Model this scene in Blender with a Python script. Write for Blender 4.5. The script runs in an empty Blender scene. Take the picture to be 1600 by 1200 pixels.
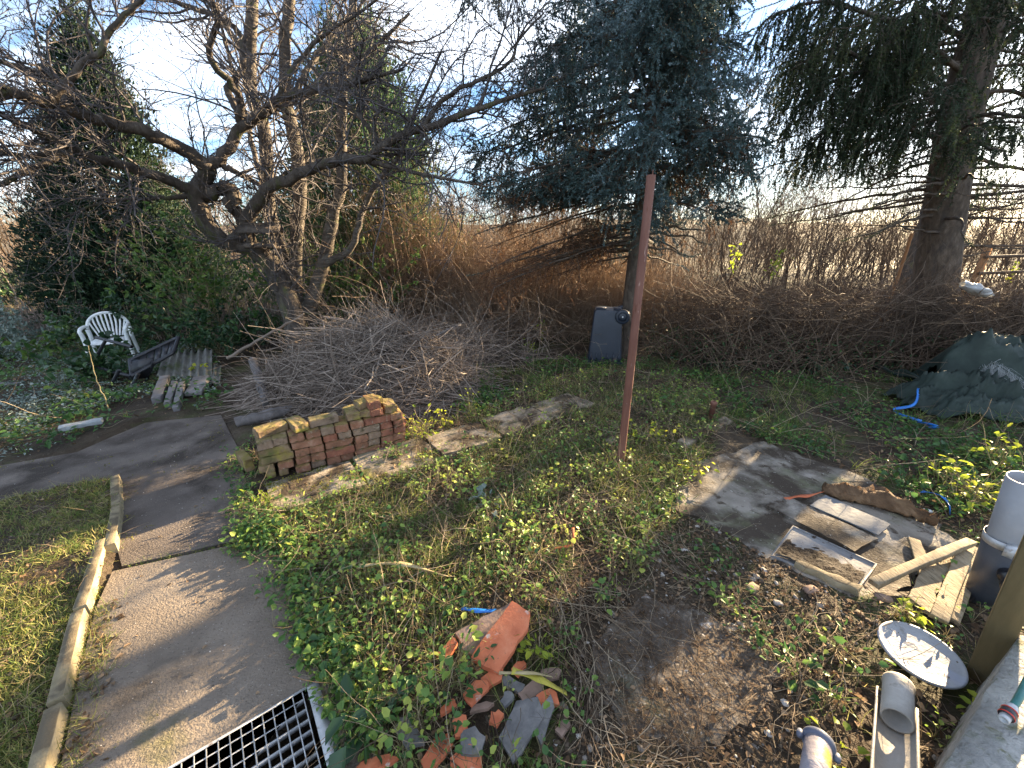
import bpy, bmesh, math, random
import numpy as np
from mathutils import Vector, Matrix

# ------------------------------------------------------------------ camera
PITCH = math.radians(20.0); CAM_H = 1.65; FPX = 620.0      # focal length in pixels of the 1600 wide photo
scene = bpy.context.scene
C = scene.collection
cam_d = bpy.data.cameras.new('camera'); cam = bpy.data.objects.new('camera', cam_d); C.objects.link(cam)
cam.location = (0, 0, CAM_H); cam.rotation_euler = (math.pi/2 - PITCH, 0, 0)
cam_d.sensor_width = 36.0; cam_d.lens = 36.0*FPX/1600.0; cam_d.clip_start = 0.05; cam_d.clip_end = 3000
scene.camera = cam
# ------------------------------------------------------------------ light
SUN_AZ = math.radians(50.0); SUN_EL = math.radians(14.0)
sd = bpy.data.lights.new('sun', 'SUN'); sd.energy = 5.0; sd.angle = math.radians(0.53); sd.color = (1.0, 0.75, 0.45)
sun = bpy.data.objects.new('sun', sd); C.objects.link(sun)
sdir = Vector((math.sin(SUN_AZ)*math.cos(SUN_EL), math.cos(SUN_AZ)*math.cos(SUN_EL), math.sin(SUN_EL)))
SUND = sdir.copy(); sun.rotation_euler = sdir.to_track_quat('Z', 'Y').to_euler(); sun.location = sdir*40
world = bpy.data.worlds.new('World'); scene.world = world; world.use_nodes = True
wt = world.node_tree; wt.nodes.clear()
def wn(t, **k):
    n = wt.nodes.new(t)
    for a, b in k.items(): setattr(n, a, b)
    return n
sky = wn('ShaderNodeTexSky'); sky.sky_type = 'NISHITA'; sky.sun_disc = False
sky.sun_elevation = SUN_EL; sky.sun_rotation = SUN_AZ; sky.altitude = 200; sky.air_density = 1.0; sky.dust_density = .6; sky.ozone_density = 4.0
tc = wn('ShaderNodeTexCoord'); sep = wn('ShaderNodeSeparateXYZ'); wt.links.new(tc.outputs['Generated'], sep.inputs[0])
def wmath(op, a, b):
    n = wn('ShaderNodeMath', operation=op)
    for i, v in enumerate((a, b)):
        if isinstance(v, (int, float)): n.inputs[i].default_value = v
        else: wt.links.new(v, n.inputs[i])
    return n.outputs[0]
zz = wmath('ADD', wmath('MAXIMUM', sep.outputs['Z'], 0.0), 0.16)
cmb = wn('ShaderNodeCombineXYZ')
wt.links.new(wmath('DIVIDE', sep.outputs['X'], zz), cmb.inputs[0]); wt.links.new(wmath('DIVIDE', sep.outputs['Y'], zz), cmb.inputs[1])
nz = wn('ShaderNodeTexNoise'); nz.inputs['Scale'].default_value = 0.85; nz.inputs['Detail'].default_value = 7; nz.inputs['Roughness'].default_value = .58; nz.inputs['Distortion'].default_value = .7
mp = wn('ShaderNodeMapping'); mp.inputs['Scale'].default_value = (1.0, 1.7, 1.0); mp.inputs['Rotation'].default_value = (0, 0, .5); mp.inputs['Location'].default_value = (3.1, 1.2, 0)
wt.links.new(cmb.outputs[0], mp.inputs[0]); wt.links.new(mp.outputs[0], nz.inputs['Vector'])
rmp = wn('ShaderNodeValToRGB'); rmp.color_ramp.elements[0].position = .40; rmp.color_ramp.elements[1].position = .62
wt.links.new(nz.outputs[0], rmp.inputs[0])
mixw = wn('ShaderNodeMix', data_type='RGBA')
cloud = wn('ShaderNodeMix', data_type='RGBA')           # cloud colour: white, still tinted by the sky it hangs in
cloud.inputs['Factor'].default_value = .75
wt.links.new(sky.outputs[0], cloud.inputs['A']); cloud.inputs['B'].default_value = (6.0, 6.3, 6.8, 1)
wt.links.new(rmp.outputs[0], mixw.inputs['Factor']); wt.links.new(sky.outputs[0], mixw.inputs['A']); wt.links.new(cloud.outputs['Result'], mixw.inputs['B'])
bg = wn('ShaderNodeBackground'); bg.inputs['Strength'].default_value = 0.045
out = wn('ShaderNodeOutputWorld'); wt.links.new(mixw.outputs['Result'], bg.inputs['Color']); wt.links.new(bg.outputs[0], out.inputs[0])
scene.view_settings.view_transform = 'Standard'; scene.view_settings.look = 'None'
scene.view_settings.exposure = 3.15; scene.view_settings.gamma = 1.0
try: scene.view_settings.use_curve_mapping = False
except Exception: pass
scene.render.engine = 'CYCLES'
scene.cycles.max_bounces = 6; scene.cycles.diffuse_bounces = 3; scene.cycles.transmission_bounces = 4; scene.cycles.transparent_max_bounces = 8
scene.cycles.sample_clamp_indirect = 4.0

# ------------------------------------------------------------------ pixel <-> world
_sp, _cp = math.sin(PITCH), math.cos(PITCH)
def ray(u, v):
    dx, dy = (u-800.0)/FPX, (v-600.0)/FPX
    return np.array([dx, _cp - dy*_sp, -_sp - dy*_cp])
def G(u, v, z=0.0):
    d = ray(u, v); t = (z-CAM_H)/d[2]
    return np.array([d[0]*t, d[1]*t, z])
def at(u, v, Y):
    d = ray(u, v); t = Y/d[1]
    return np.array([d[0]*t, Y, CAM_H + d[2]*t])
rng = np.random.default_rng(11)
random.seed(5)

# ------------------------------------------------------------------ object bookkeeping
def tag(o, label=None, cat=None, group=None, kind=None):
    if label: o['label'] = label
    if cat: o['category'] = cat
    if group: o['group'] = group
    if kind: o['kind'] = kind
    return o
def thing(name, label, cat, loc=(0, 0, 0), group=None):
    o = bpy.data.objects.new(name, None); C.objects.link(o)
    o.location = [float(x) for x in loc]; o.empty_display_size = .1
    return tag(o, label, cat, group)
def origin_of(o):
    v = np.zeros(3)
    while o is not None: v += np.array(o.location); o = o.parent
    return v
class MB:
    """collects vertices and faces; build() links them as one mesh object"""
    def __init__(s): s.v = []; s.f = []; s.t = []; s.n = 0
    def add(s, V, F, tint=0.5):
        V = np.array(V, dtype=np.float64).reshape(-1, 3); F = np.asarray(F, dtype=np.int64)
        s.v.append(V); s.f.append(F + s.n)
        t = np.empty(len(V)); t[:] = tint; s.t.append(t); s.n += len(V)
        return s
    def mesh(s, name, m, off=(0, 0, 0), smooth=False):
        me = bpy.data.meshes.new(name)
        V = np.concatenate(s.v) - np.asarray(off, dtype=np.float64)
        me.vertices.add(len(V)); me.vertices.foreach_set('co', V.astype(np.float32).ravel())
        loops = np.concatenate([f.ravel() for f in s.f]); tot = np.concatenate([np.full(len(f), f.shape[1]) for f in s.f])
        me.loops.add(len(loops)); me.loops.foreach_set('vertex_index', loops.astype(np.int32))
        st = np.concatenate([[0], np.cumsum(tot)[:-1]])
        me.polygons.add(len(tot)); me.polygons.foreach_set('loop_start', st.astype(np.int32)); me.polygons.foreach_set('loop_total', tot.astype(np.int32))
        if smooth: me.polygons.foreach_set('use_smooth', np.ones(len(tot), dtype=bool))
        a = me.attributes.new('tint', 'FLOAT', 'POINT'); a.data.foreach_set('value', np.concatenate(s.t).astype(np.float32))
        me.update(calc_edges=True); me.validate()
        if m: me.materials.append(m)
        return me
    def build(s, name, m, parent=None, loc=None, smooth=False):
        org = origin_of(parent) if parent is not None else (np.zeros(3) if loc is None else np.asarray(loc, float))
        o = bpy.data.objects.new(name, s.mesh(name, m, org, smooth)); C.objects.link(o)
        if parent is not None: o.parent = parent
        else: o.location = [float(x) for x in org]
        return o

def nrm(a): return a/np.maximum(np.linalg.norm(a, axis=-1, keepdims=True), 1e-9)
def tubes(mb, P, R, sides=4, tint=.5, cap=False):
    """batch of M tubes with K points: P[M,K,3], R[M,K]"""
    P = np.asarray(P, float); R = np.asarray(R, float)
    if P.ndim == 2: P = P[None]; R = R[None] if R.ndim == 1 else R
    M, K = P.shape[:2]
    T = np.empty_like(P); T[:, 1:-1] = P[:, 2:]-P[:, :-2]; T[:, 0] = P[:, 1]-P[:, 0]; T[:, -1] = P[:, -1]-P[:, -2]; T = nrm(T)
    d = nrm(P[:, -1]-P[:, 0]+1e-6); ref = np.where(np.abs(d[:, 2:3]) > .75, np.array([[1., 0, 0]]), np.array([[0, 0, 1.]]))
    ref = np.repeat(ref[:, None], K, 1)
    A = nrm(np.cross(T, ref)); B = np.cross(T, A)
    ang = np.arange(sides)*2*math.pi/sides
    V = P[:, :, None] + R[:, :, None, None]*(np.cos(ang)[None, None, :, None]*A[:, :, None] + np.sin(ang)[None, None, :, None]*B[:, :, None])
    base = (np.arange(M)*K*sides)[:, None, None] + (np.arange(K-1)*sides)[None, :, None]
    j = np.arange(sides)[None, None]; j2 = (j+1) % sides
    F = np.stack([base+j, base+j2, base+j2+sides, base+j+sides], -1).reshape(-1, 4)
    t = tint if np.isscalar(tint) else np.repeat(np.asarray(tint), K*sides)
    mb.add(V.reshape(-1, 3), F, t)
    if cap:
        for m in range(M):
            for k, rev in ((0, 0), (K-1, 1)):
                c = V[m, k]; n = len(c); ff = [[i, (i+1) % n, n] for i in range(n)]
                mb.add(np.vstack([c, c.mean(0)]), ff if rev else [f[::-1] for f in ff], tint if np.isscalar(tint) else float(np.asarray(tint)[m]))
def resample(pts, K):
    pts = np.asarray(pts, float); n = len(pts)
    # Catmull-Rom
    ext = np.vstack([2*pts[0]-pts[1], pts, 2*pts[-1]-pts[-2]])
    seg = np.linalg.norm(np.diff(pts[:, :3], axis=0), axis=1); s = np.concatenate([[0], np.cumsum(seg)]); q = np.linspace(0, s[-1], K)
    i = np.clip(np.searchsorted(s, q, side='right')-1, 0, n-2); t = ((q-s[i])/np.maximum(seg[i], 1e-9))[:, None]
    p0, p1, p2, p3 = ext[i], ext[i+1], ext[i+2], ext[i+3]
    return .5*((2*p1) + (-p0+p2)*t + (2*p0-5*p1+4*p2-p3)*t*t + (-p0+3*p1-3*p2+p3)*t**3)
def sprout(P, R, n, ln, ang=(40, 75), up=.25, K=6, wig=.25, rs=.55, rmin=.0015, rmax=.02, tmin=.1, grav=0., tip=.35, bias=1.0):
    M, K0 = P.shape[:2]
    L = np.linalg.norm(np.diff(P, axis=1), axis=2).sum(1); idx = rng.choice(M, n, p=L/L.sum())
    t = (tmin + (1-tmin)*rng.random(n)**bias)*(K0-1); k = np.minimum(t.astype(int), K0-2); f = (t-k)[:, None]
    pos = P[idx, k]*(1-f) + P[idx, k+1]*f; tan = nrm(P[idx, k+1]-P[idx, k]); r = R[idx, k]*(1-f[:, 0]) + R[idx, k+1]*f[:, 0]
    pr = rng.normal(size=(n, 3)); pr = nrm(pr - (pr*tan).sum(1, keepdims=True)*tan)
    a = np.radians(rng.uniform(ang[0], ang[1], n))[:, None]
    d = nrm(np.cos(a)*tan + np.sin(a)*pr + np.array([0, 0, up]))
    lens = rng.uniform(ln[0], ln[1], n); st = (lens/(K-1))[:, None]
    Q = np.empty((n, K, 3)); Q[:, 0] = pos
    for i in range(1, K):
        d = nrm(d + wig*rng.normal(size=(n, 3)) + np.array([0, 0, grav])); Q[:, i] = Q[:, i-1] + d*st
    r0 = np.clip(r*rs, rmin, rmax); RR = r0[:, None]*np.linspace(1, tip, K)[None]
    return Q, np.maximum(RR, rmin*.7)
def leaves(mb, c, d, n, ln, wd, tint=.5, fold=.25):
    """folded six-sided leaves: base c, direction d, normal n"""
    N = len(c); d = nrm(d); s = nrm(np.cross(d, n)+1e-6); n = np.cross(s, d)
    ln = np.broadcast_to(np.asarray(ln, float), (N,))[:, None]; wd = np.broadcast_to(np.asarray(wd, float), (N,))[:, None]
    up = n*wd*fold
    tp = c + d*ln - n*ln*.12
    V = np.stack([c, c+d*ln*.3+s*wd*.5+up, c+d*ln*.72+s*wd*.38+up*.7, tp, c+d*ln*.72-s*wd*.38+up*.7, c+d*ln*.3-s*wd*.5+up], 1)
    b = (np.arange(N)*6)[:, None]
    F = np.concatenate([b+np.array([[0, 1, 2, 3]]), b+np.array([[0, 3, 4, 5]])])
    mb.add(V.reshape(-1, 3), F, tint if np.isscalar(tint) else np.repeat(tint, 6))
def blades(mb, c, d, ln, wd, bend, tint=.5):
    """grass blades, two bent segments"""
    N = len(c); d = nrm(d); s = nrm(np.cross(d, np.array([0, 0, 1.]))+1e-6)
    a = rng.uniform(0, 2*math.pi, N)[:, None]; s = nrm(np.cos(a)*s + np.sin(a)*np.cross(d, s)); o = np.cross(s, d)
    ln = ln[:, None]; wd = wd[:, None]; bend = bend[:, None]
    m = c + d*ln*.55 + o*ln*bend*.25; e = c + d*ln*(1-.3*np.abs(bend)) + o*ln*bend
    V = np.stack([c-s*wd*.5, c+s*wd*.5, m+s*wd*.42, m-s*wd*.42, e], 1); b = (np.arange(N)*5)[:, None]
    t = tint if np.isscalar(tint) else np.repeat(tint, 5)
    n0 = mb.n
    mb.add(V.reshape(-1, 3), b+np.array([[0, 1, 2, 3]]), t)
    mb.f.append(b+np.array([[3, 2, 4]])+n0)
def needles(mb, c, d, ln, wd, tint=.5):
    """thin triangles"""
    N = len(c); s = nrm(np.cross(d, rng.normal(size=(N, 3))))
    ln = np.broadcast_to(np.asarray(ln, float), (N,))[:, None]
    V = np.stack([c-s*wd*.5, c+s*wd*.5, c+d*ln], 1); b = (np.arange(N)*3)[:, None]
    mb.add(V.reshape(-1, 3), b+np.array([[0, 1, 2]]), tint if np.isscalar(tint) else np.repeat(tint, 3))
def box(mb, c, size, rot=None, jit=0., tint=.5):
    s = np.array(size)/2; V = np.array([[x, y, z] for z in (-1, 1) for y in (-1, 1) for x in (-1, 1)], float)*s
    if jit: V += rng.uniform(-jit, jit, V.shape)
    if rot is not None: V = V @ np.asarray(rot).T
    F = [[0, 2, 3, 1], [4, 5, 7, 6], [0, 1, 5, 4], [2, 6, 7, 3], [0, 4, 6, 2], [1, 3, 7, 5]]
    mb.add(V+np.asarray(c), F, tint)
def rz(a): c, s = math.cos(a), math.sin(a); return np.array([[c, -s, 0], [s, c, 0], [0, 0, 1.]])
def rx(a): c, s = math.cos(a), math.sin(a); return np.array([[1, 0, 0], [0, c, -s], [0, s, c]])
def ry(a): c, s = math.cos(a), math.sin(a); return np.array([[c, 0, s], [0, 1, 0], [-s, 0, c]])
def lathe(mb, prof, seg=24, M=np.eye(3), loc=(0, 0, 0), tint=.5):
    prof = np.asarray(prof, float); a = np.arange(seg)*2*math.pi/seg; K = len(prof)
    V = np.stack([prof[:, None, 0]*np.cos(a), prof[:, None, 0]*np.sin(a), np.repeat(prof[:, 1:2], seg, 1)], -1).reshape(-1, 3) @ np.asarray(M).T + np.asarray(loc)
    F = [[k*seg+j, k*seg+(j+1) % seg, (k+1)*seg+(j+1) % seg, (k+1)*seg+j] for k in range(K-1) for j in range(seg)]
    mb.add(V, F, tint)
def prism(mb, poly, z0, z1, tint=.5):
    """upright prism over a ground polygon (convex or mildly concave)"""
    poly = np.asarray(poly, float)[:, :2]; n = len(poly)
    if np.sum(poly[:, 0]*np.roll(poly[:, 1], -1) - np.roll(poly[:, 0], -1)*poly[:, 1]) < 0: poly = poly[::-1]
    V = np.vstack([np.c_[poly, np.full(n, z0)], np.c_[poly, np.full(n, z1)]])
    mb.add(V, [[i, (i+1) % n, n+(i+1) % n, n+i] for i in range(n)], tint)
    mb.add(V[n:], np.array([list(range(n))]), tint); mb.add(V[:n], np.array([list(range(n))[::-1]]), tint)
def inside(p, poly):
    p = np.asarray(p); poly = np.asarray(poly)[:, :2]; x, y = p[:, 0], p[:, 1]; r = np.zeros(len(p), bool); j = len(poly)-1
    for i in range(len(poly)):
        xi, yi = poly[i]; xj, yj = poly[j]
        c = ((yi > y) != (yj > y)) & (x < (xj-xi)*(y-yi)/((yj-yi) if yj != yi else 1e-9)+xi); r ^= c; j = i
    return r
_h = np.random.default_rng(3).random((256, 256))
def vnoise(x, y):
    xi, yi = np.floor(x).astype(int), np.floor(y).astype(int); fx, fy = x-xi, y-yi; fx = fx*fx*(3-2*fx); fy = fy*fy*(3-2*fy)
    g = lambda a, b: _h[a % 256, b % 256]
    return (g(xi, yi)*(1-fx)+g(xi+1, yi)*fx)*(1-fy) + (g(xi, yi+1)*(1-fx)+g(xi+1, yi+1)*fx)*fy
def fbm(x, y, o=4):
    r = 0; a = .5
    for i in range(o): r = r + a*vnoise(x*2**i+17*i, y*2**i+9*i); a *= .5
    return r/(1-.5**o)
def bevel(o, w=.004, seg=2):
    m = o.modifiers.new('bevel', 'BEVEL'); m.width = w; m.segments = seg; m.limit_method = 'ANGLE'; return o

# ------------------------------------------------------------------ materials
def mat(name, stops, scale=8., detail=6., rough=.85, bump=.3, bscale=None, attr=None, amix=.0, trans=0., spec=.25, metal=0., stretch=(1, 1, 1), second=None, distort=0.3, bdist=.02, coat=0., top=None):
    """noise-driven colour ramp; attr='tint' drives the ramp by the mesh attribute (amix = share of noise); second=(colour, scale, lo, hi) overlays patches"""
    m = bpy.data.materials.new(name); m.use_nodes = True; t = m.node_tree; N = t.nodes; L = t.links; N.clear()
    o = N.new('ShaderNodeOutputMaterial'); b = N.new('ShaderNodeBsdfPrincipled'); tc = N.new('ShaderNodeTexCoord')
    mpn = N.new('ShaderNodeMapping'); mpn.inputs['Scale'].default_value = stretch
    geo = N.new('ShaderNodeNewGeometry'); L.new(geo.outputs['Position'], mpn.inputs[0])
    def noise(sc, det=detail, dis=distort, ro=.6):
        n = N.new('ShaderNodeTexNoise'); n.inputs['Scale'].default_value = sc; n.inputs['Detail'].default_value = det; n.inputs['Distortion'].default_value = dis; n.inputs['Roughness'].default_value = ro
        L.new(mpn.outputs[0], n.inputs['Vector']); return n.outputs[0]
    n1 = noise(scale); fac = n1
    if attr:
        at_ = N.new('ShaderNodeAttribute'); at_.attribute_name = attr
        mx = N.new('ShaderNodeMix'); mx.inputs[0].default_value = amix; L.new(at_.outputs['Fac'], mx.inputs[2]); L.new(n1, mx.inputs[3]); fac = mx.outputs[0]
    r = N.new('ShaderNodeValToRGB'); e = r.color_ramp.elements
    while len(e) < len(stops): e.new(.5)
    for i, (p, c) in enumerate(stops): e[i].position = p; e[i].color = (*c, 1)
    L.new(fac, r.inputs[0]); col = r.outputs[0]
    for sp in ([second] if second and not isinstance(second, list) else (second or [])):
        c2, s2, lo, hi = sp
        r2 = N.new('ShaderNodeValToRGB'); r2.color_ramp.elements[0].position = lo; r2.color_ramp.elements[1].position = hi; L.new(noise(s2), r2.inputs[0])
        mx2 = N.new('ShaderNodeMix'); mx2.data_type = 'RGBA'; L.new(r2.outputs[0], mx2.inputs['Factor']); L.new(col, mx2.inputs['A']); mx2.inputs['B'].default_value = (*c2, 1); col = mx2.outputs['Result']
    if top:      # growth or dirt lying on upward faces: (colour, amount, noise scale)
        sx = N.new('ShaderNodeSeparateXYZ'); L.new(geo.outputs['Normal'], sx.inputs[0]); r3 = N.new('ShaderNodeValToRGB'); r3.color_ramp.elements[0].position = .55; r3.color_ramp.elements[1].position = .85; L.new(sx.outputs['Z'], r3.inputs[0])
        r4 = N.new('ShaderNodeValToRGB'); r4.color_ramp.elements[0].position = .36; r4.color_ramp.elements[1].position = .52; L.new(noise(top[2]), r4.inputs[0])
        mm = N.new('ShaderNodeMath'); mm.operation = 'MULTIPLY'; L.new(r3.outputs[0], mm.inputs[0]); L.new(r4.outputs[0], mm.inputs[1]); m2 = N.new('ShaderNodeMath'); m2.operation = 'MULTIPLY'; L.new(mm.outputs[0], m2.inputs[0]); m2.inputs[1].default_value = top[1]
        mx3 = N.new('ShaderNodeMix'); mx3.data_type = 'RGBA'; L.new(m2.outputs[0], mx3.inputs['Factor']); L.new(col, mx3.inputs['A']); mx3.inputs['B'].default_value = (*top[0], 1); col = mx3.outputs['Result']
    L.new(col, b.inputs['Base Color']); b.inputs['Roughness'].default_value = rough; b.inputs['Specular IOR Level'].default_value = spec; b.inputs['Metallic'].default_value = metal
    if coat: b.inputs['Coat Weight'].default_value = coat
    if bump:
        bp = N.new('ShaderNodeBump'); bp.inputs['Strength'].default_value = bump; bp.inputs['Distance'].default_value = bdist; L.new(noise(bscale or scale*3, 5.), bp.inputs['Height']); L.new(bp.outputs[0], b.inputs['Normal'])
    sh = b.outputs[0]
    if trans:
        tr = N.new('ShaderNodeBsdfTranslucent'); L.new(col, tr.inputs['Color'])
        ms = N.new('ShaderNodeMixShader'); ms.inputs[0].default_value = trans; L.new(sh, ms.inputs[1]); L.new(tr.outputs[0], ms.inputs[2]); sh = ms.outputs[0]
    L.new(sh, o.inputs[0]); return m
# ================================================================== THE SETTING
def px(*pts): return np.array([G(u, v)[:2] for u, v in pts])
def sdist(p, poly):
    """signed distance to a polygon (positive inside)"""
    p = np.asarray(p, float); d = np.full(len(p), 1e9); n = len(poly)
    for i in range(n):
        a, b = poly[i], poly[(i+1) % n]; ab = b-a; t = np.clip(((p-a) @ ab)/max(ab @ ab, 1e-9), 0, 1)
        d = np.minimum(d, np.linalg.norm(p-(a+t[:, None]*ab), axis=1))
    return np.where(inside(p, poly), d, -d)
# grate frame directions
gr0 = G(497, 1062); gr_d1 = nrm(G(262, 1200)-gr0); gr_d2 = np.array([-gr_d1[1], gr_d1[0], 0.])
if gr_d2[1] > 0: gr_d2 = -gr_d2
GR_L, GR_W = 1.0, .62
grate_poly = np.array([gr0, gr0+gr_d1*GR_L, gr0+gr_d1*GR_L+gr_d2*GR_W, gr0+gr_d2*GR_W])[:, :2]
PATH_FAR = px((-600, 830), (0, 727), (120, 706), (225, 660), (345, 648), (372, 700), (388, 770), (396, 838), (190, 884), (184, 860), (190, 800), (189, 752), (0, 783), (-600, 880))
near = px((398, 844), (436, 850), (470, 930), (500, 1000), (540, 1060), (575, 1150), (640, 1330))
g_ = [gr0+gr_d2*GR_W, gr0, gr0+gr_d1*GR_L, gr0+gr_d1*GR_L+gr_d2*GR_W]
PATH_NEAR = np.vstack([near, [p[:2] for p in g_], px((60, 1350), (95, 1200), (125, 1050), (150, 950), (176, 893))])
PATH_ALL = np.vstack([PATH_FAR[:8], near, px((60, 1350), (95, 1200), (125, 1050), (150, 950), (180, 860), (190, 800), (189, 752), (0, 783), (-600, 880))])
LAWN = px((-700, 905), (0, 786), (184, 752), (176, 850), (143, 950), (118, 1050), (88, 1200), (50, 1350), (-500, 1400))
CONC = px((1090, 722), (1190, 690), (1340, 742), (1440, 800), (1500, 850), (1420, 925), (1330, 940), (1250, 905), (1130, 832), (1050, 792))
PIT = px((1203, 868), (1240, 822), (1370, 880), (1340, 925))
BARE = px((925, 1010), (1000, 935), (1080, 950), (1165, 985), (1225, 1040), (1190, 1120), (1090, 1180), (980, 1150), (930, 1080))
def gz(x, y):
    x = np.asarray(x, float); y = np.asarray(y, float); p = np.c_[x.ravel(), y.ravel()]
    z = (fbm(x*1.1+5, y*1.1, 3)-.5)*.10 + (fbm(x*5, y*5+3, 3)-.5)*.05; z = z.ravel()
    near_ = (np.abs(p[:, 0]) < 7) & (p[:, 1] < 10)
    def blend(z, poly, val, w):
        d = sdist(p[near_], poly); k = np.clip(d/w+.5, 0, 1); zz = z.copy(); zz[near_] = z[near_]*(1-k)+val*k; return zz
    z = np.where(near_, z, z*np.clip(1+np.hypot(p[:, 0], p[:, 1])*.05, 1, 4))
    d = sdist(p[near_], LAWN); k = np.clip(d/.08+.5, 0, 1); z[near_] = z[near_] + .035*k
    z = blend(z, CONC, -.012, .25); z = blend(z, BARE, -.008, .3); z = blend(z, PATH_ALL, -.03, .06)
    z = blend(z, grate_poly, -.34, .05)
    r = np.hypot(p[:, 0], p[:, 1]); z = z - np.clip((r-14)/40, 0, 1)*.5       # the land falls away slightly beyond the garden
    return z.reshape(x.shape)
def axis(lo, hi, st, far_lo, far_hi):
    c = list(np.arange(lo, hi, st)); s = st; a = hi
    while a < far_hi: s *= 1.17; a += s; c.append(a)
    s = st; a = lo; L_ = []
    while a > far_lo: s *= 1.17; a -= s; L_.append(a)
    return np.array(L_[::-1]+c)
gxs, gys = axis(-5.5, 6.0, .045, -700, 700), axis(.3, 8.0, .045, -60, 900)
GX, GY = np.meshgrid(gxs, gys); GZ = gz(GX, GY)
nx, ny = len(gxs), len(gys); ii, jj = np.meshgrid(np.arange(nx-1), np.arange(ny-1)); q = (jj*nx+ii).ravel()
m_soil = mat('soil', [(.25, (.018, .012, .008)), (.5, (.050, .036, .023)), (.75, (.10, .078, .052))], scale=3.2, detail=10, bump=.9, bscale=38, bdist=.03,
             second=[((.055, .075, .018), 1.3, .5, .66), ((.17, .145, .105), 26, .62, .70)])
mb = MB(); mb.add(np.c_[GX.ravel(), GY.ravel(), GZ.ravel()], np.stack([q, q+1, q+nx+1, q+nx], 1))
tag(mb.build('ground', m_soil, smooth=True), kind='structure')
m_path = mat('path_concrete', [(.28, (.10, .083, .066)), (.5, (.185, .152, .12)), (.74, (.28, .235, .185))], scale=2.3, detail=12, rough=.9, bump=.9, bscale=95, bdist=.012,
             second=[((.42, .37, .31), 150, .63, .70), ((.07, .055, .04), 105, .60, .68), ((.085, .085, .03), 1.9, .60, .74), ((.06, .046, .033), 3.1, .58, .76)])
m_pathd = mat('path_soiled_shaded', [(.28, (.065, .055, .047)), (.5, (.125, .105, .09)), (.74, (.20, .17, .145))], scale=2.3, detail=12, rough=.9, bump=.9, bscale=95, bdist=.012, second=[((.05, .04, .032), 2.4, .48, .64), ((.27, .24, .21), 150, .63, .70)])  # lowered tones put the far bend's shade into the colour, with some damp soil
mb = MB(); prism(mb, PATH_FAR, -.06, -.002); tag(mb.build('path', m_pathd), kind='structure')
mb = MB(); prism(mb, PATH_NEAR, -.36, .002); tag(mb.build('path', m_path), kind='structure')
m_conc = mat('old_concrete', [(.3, (.13, .115, .095)), (.52, (.24, .215, .18)), (.75, (.36, .33, .29))], scale=2.6, detail=11, bump=.7, bscale=60, bdist=.012,
             second=[((.085, .095, .04), 2.3, .52, .68), ((.05, .038, .027), 2.9, .43, .56), ((.06, .045, .032), 11, .55, .64), ((.42, .40, .36), 60, .64, .7)])
# concrete apron on the right, with irregular broken edge
ed = []
for i in range(len(CONC)):
    a, b = CONC[i], CONC[(i+1) % len(CONC)]
    for k in range(8): ed.append(a+(b-a)*k/8 + rng.normal(0, .018, 2))
mb = MB(); prism(mb, np.array(ed), -.05, .006); tag(mb.build('concrete_ground', m_conc), kind='structure')
m_bare = mat('soiled_concrete', [(.3, (.04, .03, .022)), (.5, (.095, .077, .060)), (.72, (.20, .175, .145))], scale=7, detail=12, bump=.9, bscale=50, bdist=.015,
             second=[((.085, .085, .045), 3.1, .56, .72), ((.55, .54, .51), 7.3, .62, .72), ((.045, .034, .024), 12, .52, .62), ((.35, .33, .30), 55, .62, .68)])
ed = []
for i in range(len(BARE)):
    a, b = BARE[i], BARE[(i+1) % len(BARE)]
    for k in range(8): ed.append(a+(b-a)*k/8 + rng.normal(0, .012, 2))
mb = MB(); prism(mb, np.array(ed), -.05, .005); tag(mb.build('concrete_ground', m_bare), kind='structure')
# far land: low hill along the horizon
m_hill = mat('hill', [(.3, (.07, .065, .05)), (.7, (.14, .12, .085))], scale=.25, bump=0)
t = np.linspace(-1.25, 1.25, 90); ring = []
for r, hh in ((55, 0), (75, .5), (110, 1), (160, .9), (230, 0)):
    for a in t: ring.append([math.sin(a)*r, math.cos(a)*r, -1.2 + hh*(3.2+6*fbm(np.array([a*3+9]), np.array([r*.01]))[0]*(1.2+.5*a))])
F = [[k*90+j, k*90+j+1, (k+1)*90+j+1, (k+1)*90+j] for k in range(4) for j in range(89)]
mb = MB(); mb.add(ring, F); tag(mb.build('hill', m_hill, smooth=True), kind='structure')

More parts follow.
